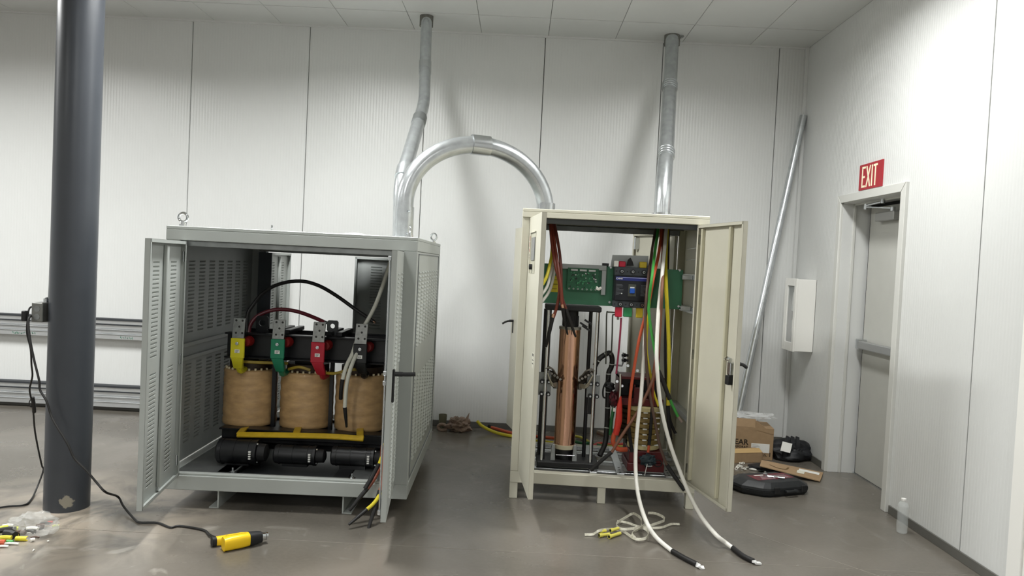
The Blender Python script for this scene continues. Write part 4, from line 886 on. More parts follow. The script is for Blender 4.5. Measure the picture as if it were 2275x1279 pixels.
TOPY = 5.25
def drop(name, label, m, r, px_pts, Y=4.9, sl=(), Y1=None):
    """a cable that comes down from the roof hole; pixel path at depth Y (easing to Y1)"""
    n = len(px_pts); pts = []
    for i, p in enumerate(px_pts):
        if len(p) == 3: pts.append(at(*p)); continue
        k = i/(n-1); yy = Y if Y1 is None else Y+(Y1-Y)*k
        if i == 0: yy = TOPY
        if i == 1: yy = (TOPY+yy)/2
        pts.append(at(p[0], p[1], yy))
    return cable(name, label, m, pts, r, sl)
drop('green_cable', 'green cable with a black mid sleeve slanting right in the beige cabinet', GRN, .0095, [(1464, 494), (1457, 545), (1449, 610), (1442, 665), (1442, 700), (1450, 752), (1461, 808), (1468, 838), (1487, 884), (1506, 925)], 4.80, [(SHR, [at(1462, 822, 4.80), at(1472, 845, 4.80), at(1488, 887, 4.80)], .0145, 'mid_sleeve'), (mat('grey_tip', '8f7f74', .5), [at(1505, 923, 4.80), at(1515, 937, 4.80)], .0075, 'stripped_tip')])
drop('orange_cable', 'orange brown cable dropping to the left of the red transformer', ORANGE, .0105, [(1472, 494), (1464, 560), (1452, 615), (1444, 660), (1437, 690), (1421, 750), (1409, 815), (1400, 880), (1396, 943)], 4.84, [(SHR, [at(1396, 941, 4.84), at(1400, 975, 4.85), at(1404, 1003, 4.86)], .012, 'end_sleeve')])
drop('brown_cable', 'brown cable crossing down to the lower left of the beige cabinet', mat('brown_cross', '77503d', .42), .0098, [(1478, 494), (1475, 560), (1471, 640), (1468, 700), (1463, 770), (1452, 836), (1432, 885), (1410, 925), (1385, 962), (1358, 1006)], 4.78, [(SHR, [at(1359, 1004, 4.78), at(1335, 1024, 4.78), at(1312, 1045, 4.78)], .0125, 'end_sleeve')])
drop('brown_cable', 'brown cable crossing down to the right over the beige sill', DBROWN, .0098, [(1459, 494), (1448, 560), (1438, 640), (1434, 700), (1434, 770), (1440, 850), (1447, 895), (1455, 935), (1466, 990), (1481, 1032)], 4.82, [(SHR, [at(1480, 1030, 4.82), at(1500, 1060, 4.78), at(1521, 1089, 4.75)], .0135, 'end_sleeve')], 4.80)
drop('red_brown_cable', 'red brown cable ending in front of the banded winding', mat('red_brown', '8e4532', .42), .0095, [(1474, 494), (1472, 560), (1469, 640), (1466, 700), (1459, 780), (1452, 830), (1450, 870), (1449, 908)], 4.86, [(SHR, [at(1449, 906, 4.86), at(1446, 945, 4.86), at(1442, 988, 4.87)], .0115, 'end_sleeve'), (ORANGE, [at(1442, 986, 4.87), at(1440, 1004, 4.87)], .009, 'tip')])
drop('yellow_cable', 'thick yellow cable hanging straight at the right of the beige cabinet', YEL, .0125, [(1484, 494), (1479, 570), (1480, 640), (1484, 720), (1486, 780), (1486, 840), (1484, 902)], 4.9, [(SHR, [at(1484, 900, 4.9), at(1486, 940, 4.9), at(1490, 975, 4.92)], .013, 'end_sleeve')])
drop('thin_yellow_cable', 'thin yellow cable curving behind the brown cables', YEL, .008, [(1462, 494), (1455, 560), (1445, 650), (1437, 740), (1437, 785), (1445, 830), (1452, 870), (1463, 902)], 4.89)
drop('maroon_cable', 'dark maroon cable beside the white cable in the beige cabinet', MAROON, .0085, [(1480, 494), (1476, 580), (1468, 680), (1464, 780), (1458, 840)], 4.93)
drop('dark_cable', 'black cable hidden behind the white cable, end bent right', RUBBER, .010, [(1486, 494), (1482, 640), (1478, 780), (1482, 880), (1488, 930), (1497, 955), (1501, 962)], 4.97, [(ZINC, [at(1499, 960, 4.97), at(1503, 963, 4.97)], .009, 'lug')])
# two long white cables running out on the floor
W1 = [at(1481, 494, TOPY), at(1477, 545, 5.05), at(1471, 610, 4.85), at(1463, 690, 4.78), at(1459, 770, 4.74), at(1460, 820, 4.72), at(1468, 900, 4.70), at(1487, 980, 4.68), at(1512, 1050, 4.64), at(1535, 1105, 4.53), at(1560, 1150, 4.34), at(1590, 1187, 4.14), fl(1612, 1205, .03), fl(1628, 1217, .014)]
t = thing('white_cable', 'long white cable ending furthest right on the floor, black sleeve and lug', 'cable', (fl(1690, 1250).x, fl(1690, 1250).y, 0))
MB().tube(W1, .0125, 12).build('jacket', WIREW, t)
e = [fl(1627, 1216, .014), fl(1650, 1234, .014), fl(1674, 1246, .014)]
MB().tube(e, .0142, 12).build('end_sleeve', SHR, t)
MB().tube([fl(1673, 1246, .014), fl(1678, 1248, .014), fl(1680, 1250, .010), fl(1690, 1251, .006)], 0, flat=(.022, .010, (.3, 1, 0))).build('lug', mat('white_lug', 'e6e6e4', .3, .2), t, .002)
W2 = [at(1468, 494, TOPY+.06), at(1452, 560, 5.04), at(1440, 650, 4.97), at(1434, 730, 4.90), at(1429, 810, 4.84), at(1424, 880, 4.78), at(1416, 950, 4.74), at(1412, 1010, 4.70), at(1413, 1060, 4.64), at(1418, 1100, 4.52), at(1427, 1135, 4.36), at(1439, 1165, 4.20), fl(1452, 1186, .045), fl(1468, 1203, .018), fl(1495, 1225, .014)]
t = thing('white_cable', 'long white cable ending nearest the camera, passing over the white strap', 'cable', (fl(1560, 1258).x, fl(1560, 1258).y, 0))
MB().tube(W2, .0125, 12).build('jacket', WIREW, t)
MB().tube([fl(1494, 1224, .014), fl(1522, 1240, .014), fl(1548, 1253, .014)], .0142, 12).build('end_sleeve', SHR, t)
MB().tube([fl(1547, 1253, .014), fl(1553, 1257, .013), fl(1557, 1260, .008), fl(1564, 1261, .006)], 0, flat=(.022, .010, (-.3, 1, .4))).build('lug', mat('white_lug', 'e6e6e4', .3, .2), t, .002)
# cables at the upper left of the beige cabinet
TL = 5.1
cable('brown_cable', 'brown cable at the beige cabinet left, splitting to the left with a black end', mat('brown_left', '7c3a2b', .4), [at(1222, 490, TL), at(1226, 540, 5.0), at(1234, 590, 4.93), at(1242, 625, 4.9), at(1242, 655, 4.9), at(1236, 685, 4.9), at(1229, 706, 4.9)], .0105, [(COPPER, [at(1230, 697, 4.9), at(1228, 707, 4.9)], .0115, 'crimp'), (SHR, [at(1228, 705, 4.9), at(1221, 735, 4.9), at(1213, 770, 4.92)], [.013, .013, .009], 'end_sleeve')])
cable('brown_cable', 'brown cable at the beige cabinet left, middle one with a copper crimp', mat('brown_left', '7c3a2b', .4), [at(1226, 490, TL), at(1233, 545, 5.0), at(1241, 600, 4.91), at(1246, 640, 4.88), at(1247, 665, 4.88), at(1250, 682, 4.88)], .0105, [(COPPER, [at(1249, 676, 4.88), at(1251, 685, 4.88)], .0112, 'crimp'), (SHR, [at(1250, 683, 4.88), at(1254, 710, 4.9), at(1261, 743, 4.92)], [.013, .011, .006], 'end_sleeve')])
cable('brown_cable', 'brown cable at the beige cabinet left, rightmost, slanting over the copper', mat('brown_left2', '66332a', .4), [at(1230, 490, TL), at(1240, 540, 5.0), at(1246, 590, 4.93), at(1247, 640, 4.9), at(1250, 665, 4.9), at(1258, 688, 4.9)], .0105, [(SHR, [at(1257, 686, 4.9), at(1267, 715, 4.9), at(1279, 748, 4.92)], [.013, .012, .007], 'end_sleeve')])
cable('yellow_cable', 'yellow cable looping out behind the beige left door', YEL, [at(1228, 490, 5.2), at(1226, 560, 5.05), at(1221, 590, 4.95), at(1214, 615, 4.9), at(1205, 632, 4.88)], .011)
cable('white_cable', 'white cable looping out behind the beige left door, upper one', WIREW, [at(1230, 490, 5.22), at(1229, 560, 5.08), at(1225, 600, 4.97), at(1216, 635, 4.92), at(1203, 655, 4.9)], .010)
cable('white_cable', 'white cable looping out behind the beige left door, lower one', WIREW, [at(1233, 490, 5.24), at(1233, 570, 5.1), at(1230, 610, 4.99), at(1221, 645, 4.94), at(1203, 672, 4.92)], .010)
# ------------------------------------------------------------------ conduits
def arc(c, a0, a1, r, ux, uz, n=9): return [c + ux*(r*math.cos(math.radians(a0+(a1-a0)*k/(n-1)))) + uz*(r*math.sin(math.radians(a0+(a1-a0)*k/(n-1)))) for k in range(n)]
def collar(p, d, r, l, m, parent, name='coupling'):
    d = Vector(d).normalized(); p = Vector(p)
    return MB().lathe([(r*.9, -l/2), (r, -l/2), (r, l/2), (r*.9, l/2)], p, d, 28).build(name, m, parent)
CR = .0572
A0 = Vector((-.742, 4.72, 1.66)); A1 = Vector((.165, 5.07, 1.896))
ac = thing('arched_conduit', 'galvanised conduit arching from the grey cabinet over to the beige cabinet', 'conduit', (A0.x, A0.y, 1.66))
hx = Vector((A1.x-A0.x, A1.y-A0.y, 0)); span = hx.length; hx.normalize(); rad = span/2
top = 2.298; Z = Vector((0, 0, 1)); cz = top-rad+.02
mid = Vector(((A0.x+A1.x)/2, (A0.y+A1.y)/2, 0))
rz = top - 1.885
cen = mid + Z*1.885
el = lambda a0, a1, n=11: [cen + hx*(rad*math.cos(math.radians(a0+(a1-a0)*k/(n-1)))) + Z*(rz*math.sin(math.radians(a0+(a1-a0)*k/(n-1)))) for k in range(n)]
left = [A0+Z*.0, A0+Z*.1] + el(180, 90)
right = el(90, 0) + [Vector((A1.x, A1.y, 1.896))]
MB().tube(left, CR, 32, step=3).build('left_elbow', GALV, ac)
MB().tube(right, CR, 32, step=3).build('right_elbow', GALV, ac)
collar(cen+Z*rz, hx, CR+.008, .125, ZINC, ac); collar(A0+Z*.10, Z, CR+.005, .20, GALV, ac, 'sleeve'); collar(Vector((A1.x, A1.y, 1.925)), Z, CR+.006, .058, ZINC, ac, 'connector')
MB().lathe([(CR, 0), (CR+.03, 0), (CR+.03, .006), (CR, .006)], A0, Z, 28).build('flange', ZINC, ac)
for z, a in ((.03, -60), (.17, -60)):
    q = A0+Z*z+Vector((math.cos(math.radians(a)), math.sin(math.radians(a)), 0))*(CR+.005); MB().cyl(q, q+Vector((.02, -.02, 0)), .007, n=8).build('set_screw', ZINC, ac)
rl_ = thing('riser_conduit', 'galvanised conduit rising from the grey cabinet with a kink to the ceiling', 'conduit', (-.80, 5.1, 1.66))
pL = [at(889, 519, 5.08), at(890, 470, 5.08), at(891, 420, 5.09), at(897, 384, 5.14), at(909, 343, 5.32), at(931, 268, 5.75), at(941, 230, 5.98), at(943.5, 195, 6.13), at(944.5, 150, 6.28), at(948, 36, 6.44)]
pL[0].z = 1.66; pL[-1] = Vector((pL[-1].x, pL[-1].y, CZ))
dn = lambda p, i: (p[min(i+1, len(p)-1)]-p[max(i-1, 0)]).normalized()
MB().tube(pL[:6], .051, 28, step=4).build('lower_pipe', GALV, rl_); MB().tube(pL[5:9], .047, 28, step=4).build('bent_pipe', GALV, rl_); MB().tube(pL[8:], .047, 28, smooth=False).build('upper_pipe', GALV, rl_)
collar(pL[3], dn(pL, 3), .056, .10, GALV, rl_); collar(pL[5], dn(pL, 5), .055, .11, DGALV, rl_); collar(pL[8]+Vector((0, 0, .0)), dn(pL, 8), .052, .12, ZINC, rl_)
collar(pL[-1]-Z*.045, Z, .058, .088, mat('rough_sealant', '6b6a64', .8, var=.3, scale=60), rl_, 'ceiling_collar')
rr2 = thing('riser_conduit', 'thick galvanised conduit rising from the beige cabinet to the ceiling', 'conduit', (1.03, 5.45, 1.895))
pR = [at(1471, 470, 5.45), at(1473, 430, 5.47), at(1477, 375, 5.60), at(1480, 342, 5.72), at(1484, 270, 6.02), at(1488, 192, 6.32), at(1491, 140, 6.52), at(1493, 90, 6.66)]
pR[0].z = 1.896; pR[-1].z = CZ
MB().tube(pR[:4], .0585, 32, step=4).build('lower_pipe', GALV, rr2); MB().tube(pR[3:6], .0585, 32, step=4).build('middle_pipe', GALV, rr2); MB().tube(pR[5:], .0585, 32, step=4).build('upper_pipe', GALV, rr2)
for i in (3, 5):
    collar(pR[i], dn(pR, i), .0625, .10, GALV, rr2)
    for s_ in (-.03, 0, .03): MB().ring(pR[i]+dn(pR, i)*s_, dn(pR, i), .0625, .003, 28, 6).build('coupling_ring', GALV, rr2)
collar(pR[0]+Z*.03, Z, .064, .06, CHROME, rr2, 'connector')
for k in range(8):
    a = 2*math.pi*k/8; q = pR[0]+Z*.03+Vector((math.cos(a), math.sin(a), 0))*.066; MB().box(q.x-.009, q.x+.009, q.y-.004, q.y+.004, q.z-.028, q.z+.028).build('connector_rib', ZINC, rr2)
collar(pR[-1]-Z*.045, Z, .069, .088, mat('rough_sealant', '6b6a64', .8, var=.3, scale=60), rr2, 'ceiling_collar')
MB().bar(pR[-1]+Vector((.07, 0, -.02)), pR[-1]+Vector((.10, 0, -.004)), .03, .008).build('strap', DGALV, rr2)
p1 = at(1785, 257, 6.79); p0 = fl(1622, 1000); p0.z = .002
t = thing('leaning_conduit', 'long bare steel conduit leaning in the corner behind the beige door', 'conduit', p0)
MB().cyl(p0, p1, .031, n=24).build('pipe', GALV, t)
dd = (p1-p0).normalized(); collar(p1-dd*.05, dd, .0315, .10, ZINC, t, 'threaded_end')

# ------------------------------------------------------------------ heat gun on the floor
YG = mat('heat_gun_yellow', 'f2c71f', .35)
hg = thing('heat_gun', 'yellow and black heat gun lying on the floor at the cord end', 'heat gun', fl(540, 1222))
a = fl(497, 1222); b = fl(585, 1206); ax = Vector((b.x-a.x, b.y-a.y, 0)); ln = ax.length; ax.normalize(); sd = Vector((-ax.y, ax.x, 0))
X = frame(Vector((a.x, a.y, .0)), ax, sd)
def hull(m, secs):
    """loft of rounded sections [(u, centre n, centre z, half n, half z)] in the gun frame"""
    n = 16; vs = []
    for (u, cn, cz_, hn, hz) in secs:
        for k in range(n):
            t_ = 2*math.pi*k/n; c_, s_ = math.cos(t_), math.sin(t_); e_ = .6
            vs.append((u, cn+hn*math.copysign(abs(c_)**e_, c_), cz_+hz*math.copysign(abs(s_)**e_, s_)))
    k = len(secs); m.add(vs, [(i*n+j, i*n+(j+1) % n, (i+1)*n+(j+1) % n, (i+1)*n+j) for i in range(k-1) for j in range(n)] + [tuple(range(n))[::-1], tuple(range((k-1)*n, k*n))]); return m
body = hull(MB(X), [(-.005, -.004, .034, .034, .034), (.03, -.002, .037, .037, .036), (.09, 0, .037, .036, .036), (.125, .0, .037, .032, .032), (.14, .0, .037, .028, .028)]).build('housing', YG, hg, angle=50)
MB(X).box(.0, .11, -.006, -.0045, .0735, .0745).build('seam', mat('gun_seam', 'b8921a', .5), body)
hull(MB(X), [(-.022, .075, .026, .02, .022), (.02, .064, .028, .021, .024), (.06, .045, .032, .022, .027), (.10, .02, .035, .025, .03)]).build('handle', YG, hg, angle=50)
hull(MB(X), [(-.040, .079, .026, .022, .024), (-.020, .075, .026, .022, .024)]).build('handle_end', BLACKM, hg)
hull(MB(X), [(.125, .0, .037, .0335, .0335), (.165, .0, .037, .031, .031), (.19, 0, .037, .026, .026)]).build('barrel', BLACKM, hg, angle=50)
hull(MB(X), [(.188, 0, .037, .019, .019), (.21, 0, .037, .017, .017), (.212, 0, .037, .019, .019), (.222, 0, .037, .018, .018)]).build('nozzle', CHROME, hg, angle=50)
MB(X).box(.02, .05, .035, .05, .045, .06).build('trigger', BLACKM, hg, .003)

# ------------------------------------------------------------------ scraps and bag by the column
q = fl(62, 1188)
bag = MB().blob((q.x+.005, q.y+.045, .035), (.12, .07, .065), .45, 1.7, 4, 11, flat=-.033)
tag(bag.build('plastic_bag', mat('milky_plastic', 'dfe0dc', .15, alpha=.2, bump=.3, bscale=25)), 'crumpled clear plastic bag on the floor at the column foot', 'bag')
scr = {'yellow': YEL, 'white': WIREW, 'black': RUBBER, 'green': GRN, 'orange': ORANGE, 'brown': DBROWN, 'lime': mat('lime_scrap', 'cfd75a', .5), 'red': mat('red_scrap', 'c0483c', .5)}
def scrap(lab_, col, px_, py_, l, r, ang, z=0.0, hollow=False):
    c = fl(px_, py_, z+r); d = Vector((math.cos(ang), math.sin(ang), 0)); s_ = Vector((-d.y, d.x, 0))
    m = MB()
    if hollow:
        n = 12; vs = []
        for u in (-l/2, l/2):
            for rr3 in (r, r*.75): vs += [c+d*u+(s_*math.cos(.9+4.5*k/(n-1))+Z*math.sin(.9+4.5*k/(n-1)))*rr3 for k in range(n)]
        fs = []
        for k in range(n-1): fs += [(k, k+1, 2*n+k+1, 2*n+k), (n+k, 3*n+k, 3*n+k+1, n+k+1), (k, n+k, n+k+1, k+1), (2*n+k, 2*n+k+1, 3*n+k+1, 3*n+k)]
        m.add(vs, fs)
    else: m.tube([c-d*l/2, c+s_*l*.06+Z*.002, c+d*l/2], r, 8)
    tag(m.build('insulation_scrap', scr[col]), lab_, 'scrap', 'cable offcuts on the floor')
for a_ in (('split hollow yellow sleeve offcut nearest the bag front', 'yellow', 48, 1196, .055, .012, .1, 0, True), ('yellow offcut at the left edge of the scrap pile', 'yellow', 8, 1195, .07, .012, .3), ('yellow offcut in the middle of the scrap pile', 'yellow', 28, 1187, .06, .010, -.3), ('lime offcut at the far left edge of the scrap pile', 'lime', 5, 1173, .05, .012, 1.0), ('lime offcut lying under the black scraps', 'lime', 28, 1176, .05, .012, .7), ('smallest lime offcut touching the plastic bag', 'lime', 38, 1182, .03, .008, .2), ('white offcut behind the black scraps', 'white', 18, 1168, .05, .010, .3), ('white offcut tucked against the bag front', 'white', 72, 1174, .055, .010, .15, .01), ('long thin white offcut at the front of the scrap pile', 'white', 20, 1208, .09, .006, .2), ('thin white offcut at the left picture edge', 'white', 3, 1214, .06, .006, .3), ('small white crumb between yellow sleeve and open floor', 'white', 72, 1199, .018, .009, 1.0), ('tiny white crumb furthest right on the floor', 'white', 107, 1202, .007, .004, .4), ('thin white sliver nearest the camera', 'white', 74, 1222, .022, .003, -1.2), ('thick black offcut lying across the pile', 'black', 12, 1178, .09, .014, .5, .012), ('thick black lump under the pile', 'black', 22, 1186, .07, .018, -.3), ('black offcut in front of the plastic bag', 'black', 66, 1180, .06, .010, -.2), ('thin black offcut beside the red scrap', 'black', 100, 1162, .05, .007, .1), ('brown offcut under the plastic bag edge', 'brown', 45, 1183, .05, .012, .1), ('brown curl at the bag right end', 'brown', 90, 1169, .035, .014, .7), ('green offcut at the front of the scrap pile', 'green', 18, 1204, .045, .010, .1), ('orange offcut at the left picture edge', 'orange', 3, 1205, .03, .014, .3), ('small red scrap by the column foot', 'red', 111, 1160, .025, .006, .5), ('lime offcut lying alone right of the bag', 'lime', 124, 1168, .03, .006, .6), ('thin brown strip on the open floor before the bag', 'brown', 78, 1193, .04, .004, .1), ('very thin white strip beside the yellow sleeve', 'white', 63, 1185, .06, .003, .2)): scrap(*a_)

# ------------------------------------------------------------------ strap and yellow connectors in front of the beige cabinet
STR = mat('printed_strap', 'd8d5c6', .6, col2='aeaa98', scale=70)
sp = thing('webbing_strap', 'white printed strap lying in loose loops on the floor', 'strap', fl(1420, 1170))
loop = [(1299, 1187), (1318, 1186), (1332, 1178), (1360, 1175), (1385, 1180), (1410, 1196), (1432, 1196), (1440, 1188), (1438, 1178), (1425, 1168), (1424, 1152), (1412, 1142), (1404, 1141), (1388, 1150), (1370, 1162), (1372, 1170), (1384, 1175), (1410, 1173), (1440, 1168), (1462, 1161), (1476, 1155), (1472, 1147), (1455, 1140), (1440, 1139)]
hts = [0, .002, .03, .006, .004, .01, .012, .012, .012, .02, .035, .035, .025, .02, .02, .018, .02, .018, .016, .014, .012, .02, .02, .008]
MB().tube([fl(x, y, .009+h) for (x, y), h in zip(loop, hts)], 0, flat=(.015, .0018, (.15, .5, .8)), step=6).build('webbing', STR, sp)
MB().tube([fl(x, y, .009+h) for (x, y, h) in ((1371, 1157, .012), (1395, 1161, .012), (1415, 1168, .014), (1440, 1172, .01), (1470, 1171, .006), (1490, 1164, .003), (1510, 1164, .001))], 0, flat=(.013, .0018, (.1, .6, .7)), step=6).build('webbing', STR, sp)
MB().tube([fl(x, y, .009+h) for (x, y, h) in ((1438, 1160, .03), (1420, 1174, .02), (1404, 1184, .015), (1412, 1195, .01))], 0, flat=(.013, .0018, (.4, .3, .8)), step=6).build('webbing', STR, sp)
FER = mat('connector_yellow', 'cdc45a', .4)
for i, (xa, ya, xb, yb, r, lab) in enumerate(((1331, 1189, 1354, 1186, .0118, 'yellow crimp connector lying furthest left beside the strap'), (1353, 1192, 1378, 1184, .0118, 'yellow crimp connector nearest the camera beside the strap'), (1332, 1180, 1346, 1178, .011, 'yellow crimp connector lying on the strap tail'), (1356, 1178, 1374, 1173, .011, 'yellow crimp connector furthest from the camera beside the strap'))):
    z = r+.0005 if i < 2 else r+.016
    t = thing('crimp_connector', lab, 'connector', fl((xa+xb)/2, (ya+yb)/2), group='yellow connectors by the strap')
    A_, B_ = fl(xa, ya, z), fl(xb, yb, z); d = (B_-A_).normalized()
    MB().lathe([(r*.62, .002), (r*.7, 0), (r, .0), (r, .018), (r*.8, .024), (r*.8, (B_-A_).length), (r*.3, (B_-A_).length)], A_, d, 16).build('body', FER, t)
    MB().cyl(A_-d*.0005, A_+d*.002, r*.7, n=14).build('socket', BLACK, t)
    MB().bar(B_, B_+d*.02, .010, .002).build('tongue', ZINC, t)

# ------------------------------------------------------------------ bottle on the floor by the right wall
bo = fl(2003, 1183); bt = thing('water_bottle', 'clear plastic water bottle standing by the right wall baseboard', 'bottle', (bo.x, bo.y, 0))
prof = [(0, .004), (.022, .0), (.029, .004), (.031, .015), (.0305, .03), (.033, .045), (.0315, .07), (.029, .09)]
for k in range(5): prof += [(.0315, .10+k*.012), (.0295, .106+k*.012)]
prof += [(.033, .162), (.030, .175), (.022, .188), (.0125, .195), (.0125, .203), (0, .203)]
MB().lathe(prof, (bo.x, bo.y, 0), n=32).build('bottle_body', PLASTIC, bt, angle=70)
MB().lathe([(0, .198), (.0148, .198), (.0148, .211), (.013, .213), (0, .213)], (bo.x, bo.y, .001), n=20).build('cap', WHITEP, bt)

# ------------------------------------------------------------------ cartons, bags and tool case in the corner
cb = thing('cardboard_carton', 'tall brown cardboard carton with lettering in the corner', 'carton', (2.0, 6.2, 0))
c1 = fl(1716, 1023); c0 = fl(1600, 1014); u = Vector((c1.x-c0.x, c1.y-c0.y, 0)); bw = u.length; u.normalize(); v = Vector((-u.y, u.x, 0)); CXF = frame(c0, u, v)
zt_ = at(1716, 952, c1.y).z
MB(CXF).box(0, bw, 0, .28, .0, zt_).build('box', WOODK, cb, .003)
MB(CXF).hexa([(bw-.15, -.002, zt_-.02), (bw-.002, -.002, zt_-.05), (bw-.002, .02, zt_-.05), (bw-.15, .02, zt_-.02), (bw-.15, .0, zt_+.06), (bw-.15, .0, zt_+.06), (bw-.15, .01, zt_+.06), (bw-.15, .01, zt_+.06)]).build('flap', WOODK, cb)
MB(CXF).hexa([(0, .0, zt_), (bw-.15, .0, zt_), (bw-.15, .006, zt_), (0, .006, zt_), (0, .02, zt_+.065), (bw-.15, .02, zt_+.065), (bw-.15, .026, zt_+.065), (0, .026, zt_+.065)]).build('flap', WOODK, cb)
INK = mat('carton_ink', '2d241a', .8)
TXT = lambda s_, size, uu, zz: MB().text(s_, size, CXF @ frame((uu, -.0012, zz), (1,0,0), (0,0,1), (0,-1,0)), .0004)
# lettering seen past the door edge: EAR over RPORAT
eu = (fl(1639, 1017)-c0).length
TXT('EAR', .064, eu-.035, zt_-.15).build('lettering', INK, cb); TXT('RPORAT', .028, eu-.030, zt_-.18).build('lettering', INK, cb)
MB(CXF).box(bw-.178, bw-.03, -.0022, -.0006, .06, .135).build('shipping_label', WHITEP, cb)
MB(CXF).box(bw-.17, bw-.12, -.0030, -.0023, .120, .1225).box(bw-.17, bw-.11, -.0030, -.0023, .108, .110).box(bw-.17, bw-.13, -.0030, -.0023, .096, .098).build('label_print', mat('ink_dark', '3c3c3c', .7), cb)
TXT('I', .05, bw-.03, .03).build('lettering', INK, cb); TXT('n.', .04, bw-.075, .03).build('lettering', INK, cb)
fpt = c0 + u*(bw*.42) + v*.12
tag(MB().blob((fpt.x+.1, fpt.y, zt_+.075), (.16, .09, .03), .5, 2.2, 3, 3).build('plastic_film', bagm), 'clear plastic film spilling from the top of the brown carton', 'plastic film')
s0 = fl(1600, 1030); s1 = fl(1693, 1027)
sb = thing('small_carton', 'low open cardboard box lying in front of the tall carton', 'carton', (s1.x-.1, s1.y, 0))
uu = Vector((s1.x-s0.x, s1.y-s0.y, 0)); L_ = uu.length; uu.normalize(); SX = frame(s0, uu, Vector((-uu.y, uu.x, 0)))
MB(SX).box(0, L_, 0, .004, 0, .085).box(0, .004, 0, .10, 0, .085).box(L_-.004, L_, 0, .10, 0, .085).box(0, L_, .096, .10, 0, .10).box(0, L_, 0, .10, 0, .004).build('tray', WOODK, sb)
MB(SX).hexa([(0, -.002, .084), (L_, -.002, .084), (L_, .002, .086), (0, .002, .086), (0, .05, .105), (L_, .05, .105), (L_, .052, .108), (0, .052, .108)]).build('flap', mat('cardboard_light', 'b99b6b', .8), sb)
# black soft pouch with a paper
bk = thing('black_bag', 'black soft bag slumped in the corner with a white paper on it', 'bag', (2.36, 6.15, 0))
kq = fl(1757, 1026)
BAGM = mat('black_nylon', '191a1d', .55, var=.3, scale=30, bump=.4, bscale=50)
MB().blob((kq.x+.03, kq.y+.13, .055), (.175, .14, .105), .32, 1.5, 4, 5, flat=-.053).build('body', BAGM, bk)
for k in range(3): MB().tube([(kq.x-.06+.05*k, kq.y-.0+.01*k, .03), (kq.x-.04+.05*k, kq.y+.03, .12), (kq.x-.0+.04*k, kq.y+.1, .19)], 0, flat=(.03, .012, (1, .2, 0))).build('strap', BAGM, bk)
pq = at(1749, 992, kq.y-.03)
MB().hexa([pq+Vector((-.055, 0, -.035)), pq+Vector((.025, -.005, -.05)), pq+Vector((.027, 0, -.05)), pq+Vector((-.053, .005, -.035)), pq+Vector((-.03, .03, .035)), pq+Vector((.05, .025, .02)), pq+Vector((.052, .03, .02)), pq+Vector((-.028, .035, .035))]).build('paper', WHITEP, bk)
fb = fl(1704, 1045); tag(MB().blob((fb.x, fb.y+.02, .018), (.14, .09, .03), .25, 2, 3, 9, flat=-.017).build('black_pouch', BAGM), 'flat black pouch under the flattened cardboard', 'pouch')
tq = fl(1672, 1045); tag(MB().tube([(tq.x-.02, tq.y+.02, .008), (tq.x, tq.y, .010), (tq.x+.04, tq.y-.01, .008)], .008, 8).build('white_tube', WIREW), 'short white tube end beside the black pouch', 'tube')
# flattened carton leaning on the pouch
fc = thing('flattened_carton', 'flattened brown cardboard sheet lying behind the black tool case', 'cardboard', (2.2, 5.6, 0))
v0 = [fl(1688, 1034, .075), fl(1822, 1068, .012), fl(1829, 1049, .02), fl(1692, 1021, .085)]
MB().hexa([p-Vector((0, 0, .006)) for p in v0] + v0).build('sheet', WOODK, fc)
up = lambda pts, h=.0006: [p+Vector((0, 0, h)) for p in pts]
bil = lambda a_, b_: v0[0]*(1-a_)*(1-b_)+v0[1]*a_*(1-b_)+v0[2]*a_*b_+v0[3]*(1-a_)*b_
def patch(a0, a1, b0, b1, h=.0008): return [bil(a0, b0)+Z*h, bil(a1, b0)+Z*h, bil(a1, b1)+Z*h, bil(a0, b1)+Z*h]
MB().prism(patch(.62, .95, .60, .85), (0, 0, .0006)).build('tape_strip', WHITEP, fc); MB().prism(patch(.60, .72, .30, .62), (0, 0, .0006)).build('label_paper', mat('paper_sticker', 'd9d7c8', .6), fc)
MB().tube([bil(.15, .5)+Z*.001, bil(.3, .3)+Z*.001, bil(.42, .4)+Z*.001, bil(.45, .7)+Z*.001], 0, flat=(.012, .0006, (0, 1, 0))).build('curved_mark', mat('cardboard_mark', '6d5433', .8), fc)
# tool case
tc_ = thing('tool_case', 'black blow moulded tool case lying closed on the floor', 'tool case', (1.93, 5.3, 0))
TCM = mat('black_moulded_plastic', '1f2123', .45, var=.15, scale=30)
o0 = fl(1645, 1076); o1 = fl(1712, 1106); o2 = fl(1802, 1098); 
ex_ = Vector((o2.x-o1.x, o2.y-o1.y, 0)); ex_.normalize(); ey_ = Vector((-ex_.y, ex_.x, 0)); TX = frame(Vector((o1.x, o1.y, 0)), ex_, ey_)
lx = (Vector((o2.x, o2.y, 0))-Vector((o1.x, o1.y, 0))).length
O = [(-.05, .02), (.0, .0), (lx-.03, .0), (lx+.01, .05), (lx+.01, .20), (lx-.06, .30), (-.10, .32), (-.16, .24), (-.15, .13)]
def ins(P_, k, z): 
    cx_ = sum(p[0] for p in P_)/len(P_); cy_ = sum(p[1] for p in P_)/len(P_); return [(cx_+(p[0]-cx_)*k, cy_+(p[1]-cy_)*k, z) for p in P_]
def loft(m, rings):
    n = len(rings[0]); vs = [p for r in rings for p in r]
    return m.add(vs, [(i*n+j, i*n+(j+1) % n, (i+1)*n+(j+1) % n, (i+1)*n+j) for i in range(len(rings)-1) for j in range(n)] + [tuple(range(n))[::-1], tuple(range((len(rings)-1)*n, len(rings)*n))])
loft(MB(TX), [ins(O, .90, 0), ins(O, .97, .018), ins(O, 1, .042)]).build('lower_shell', TCM, tc_, .002, angle=12)
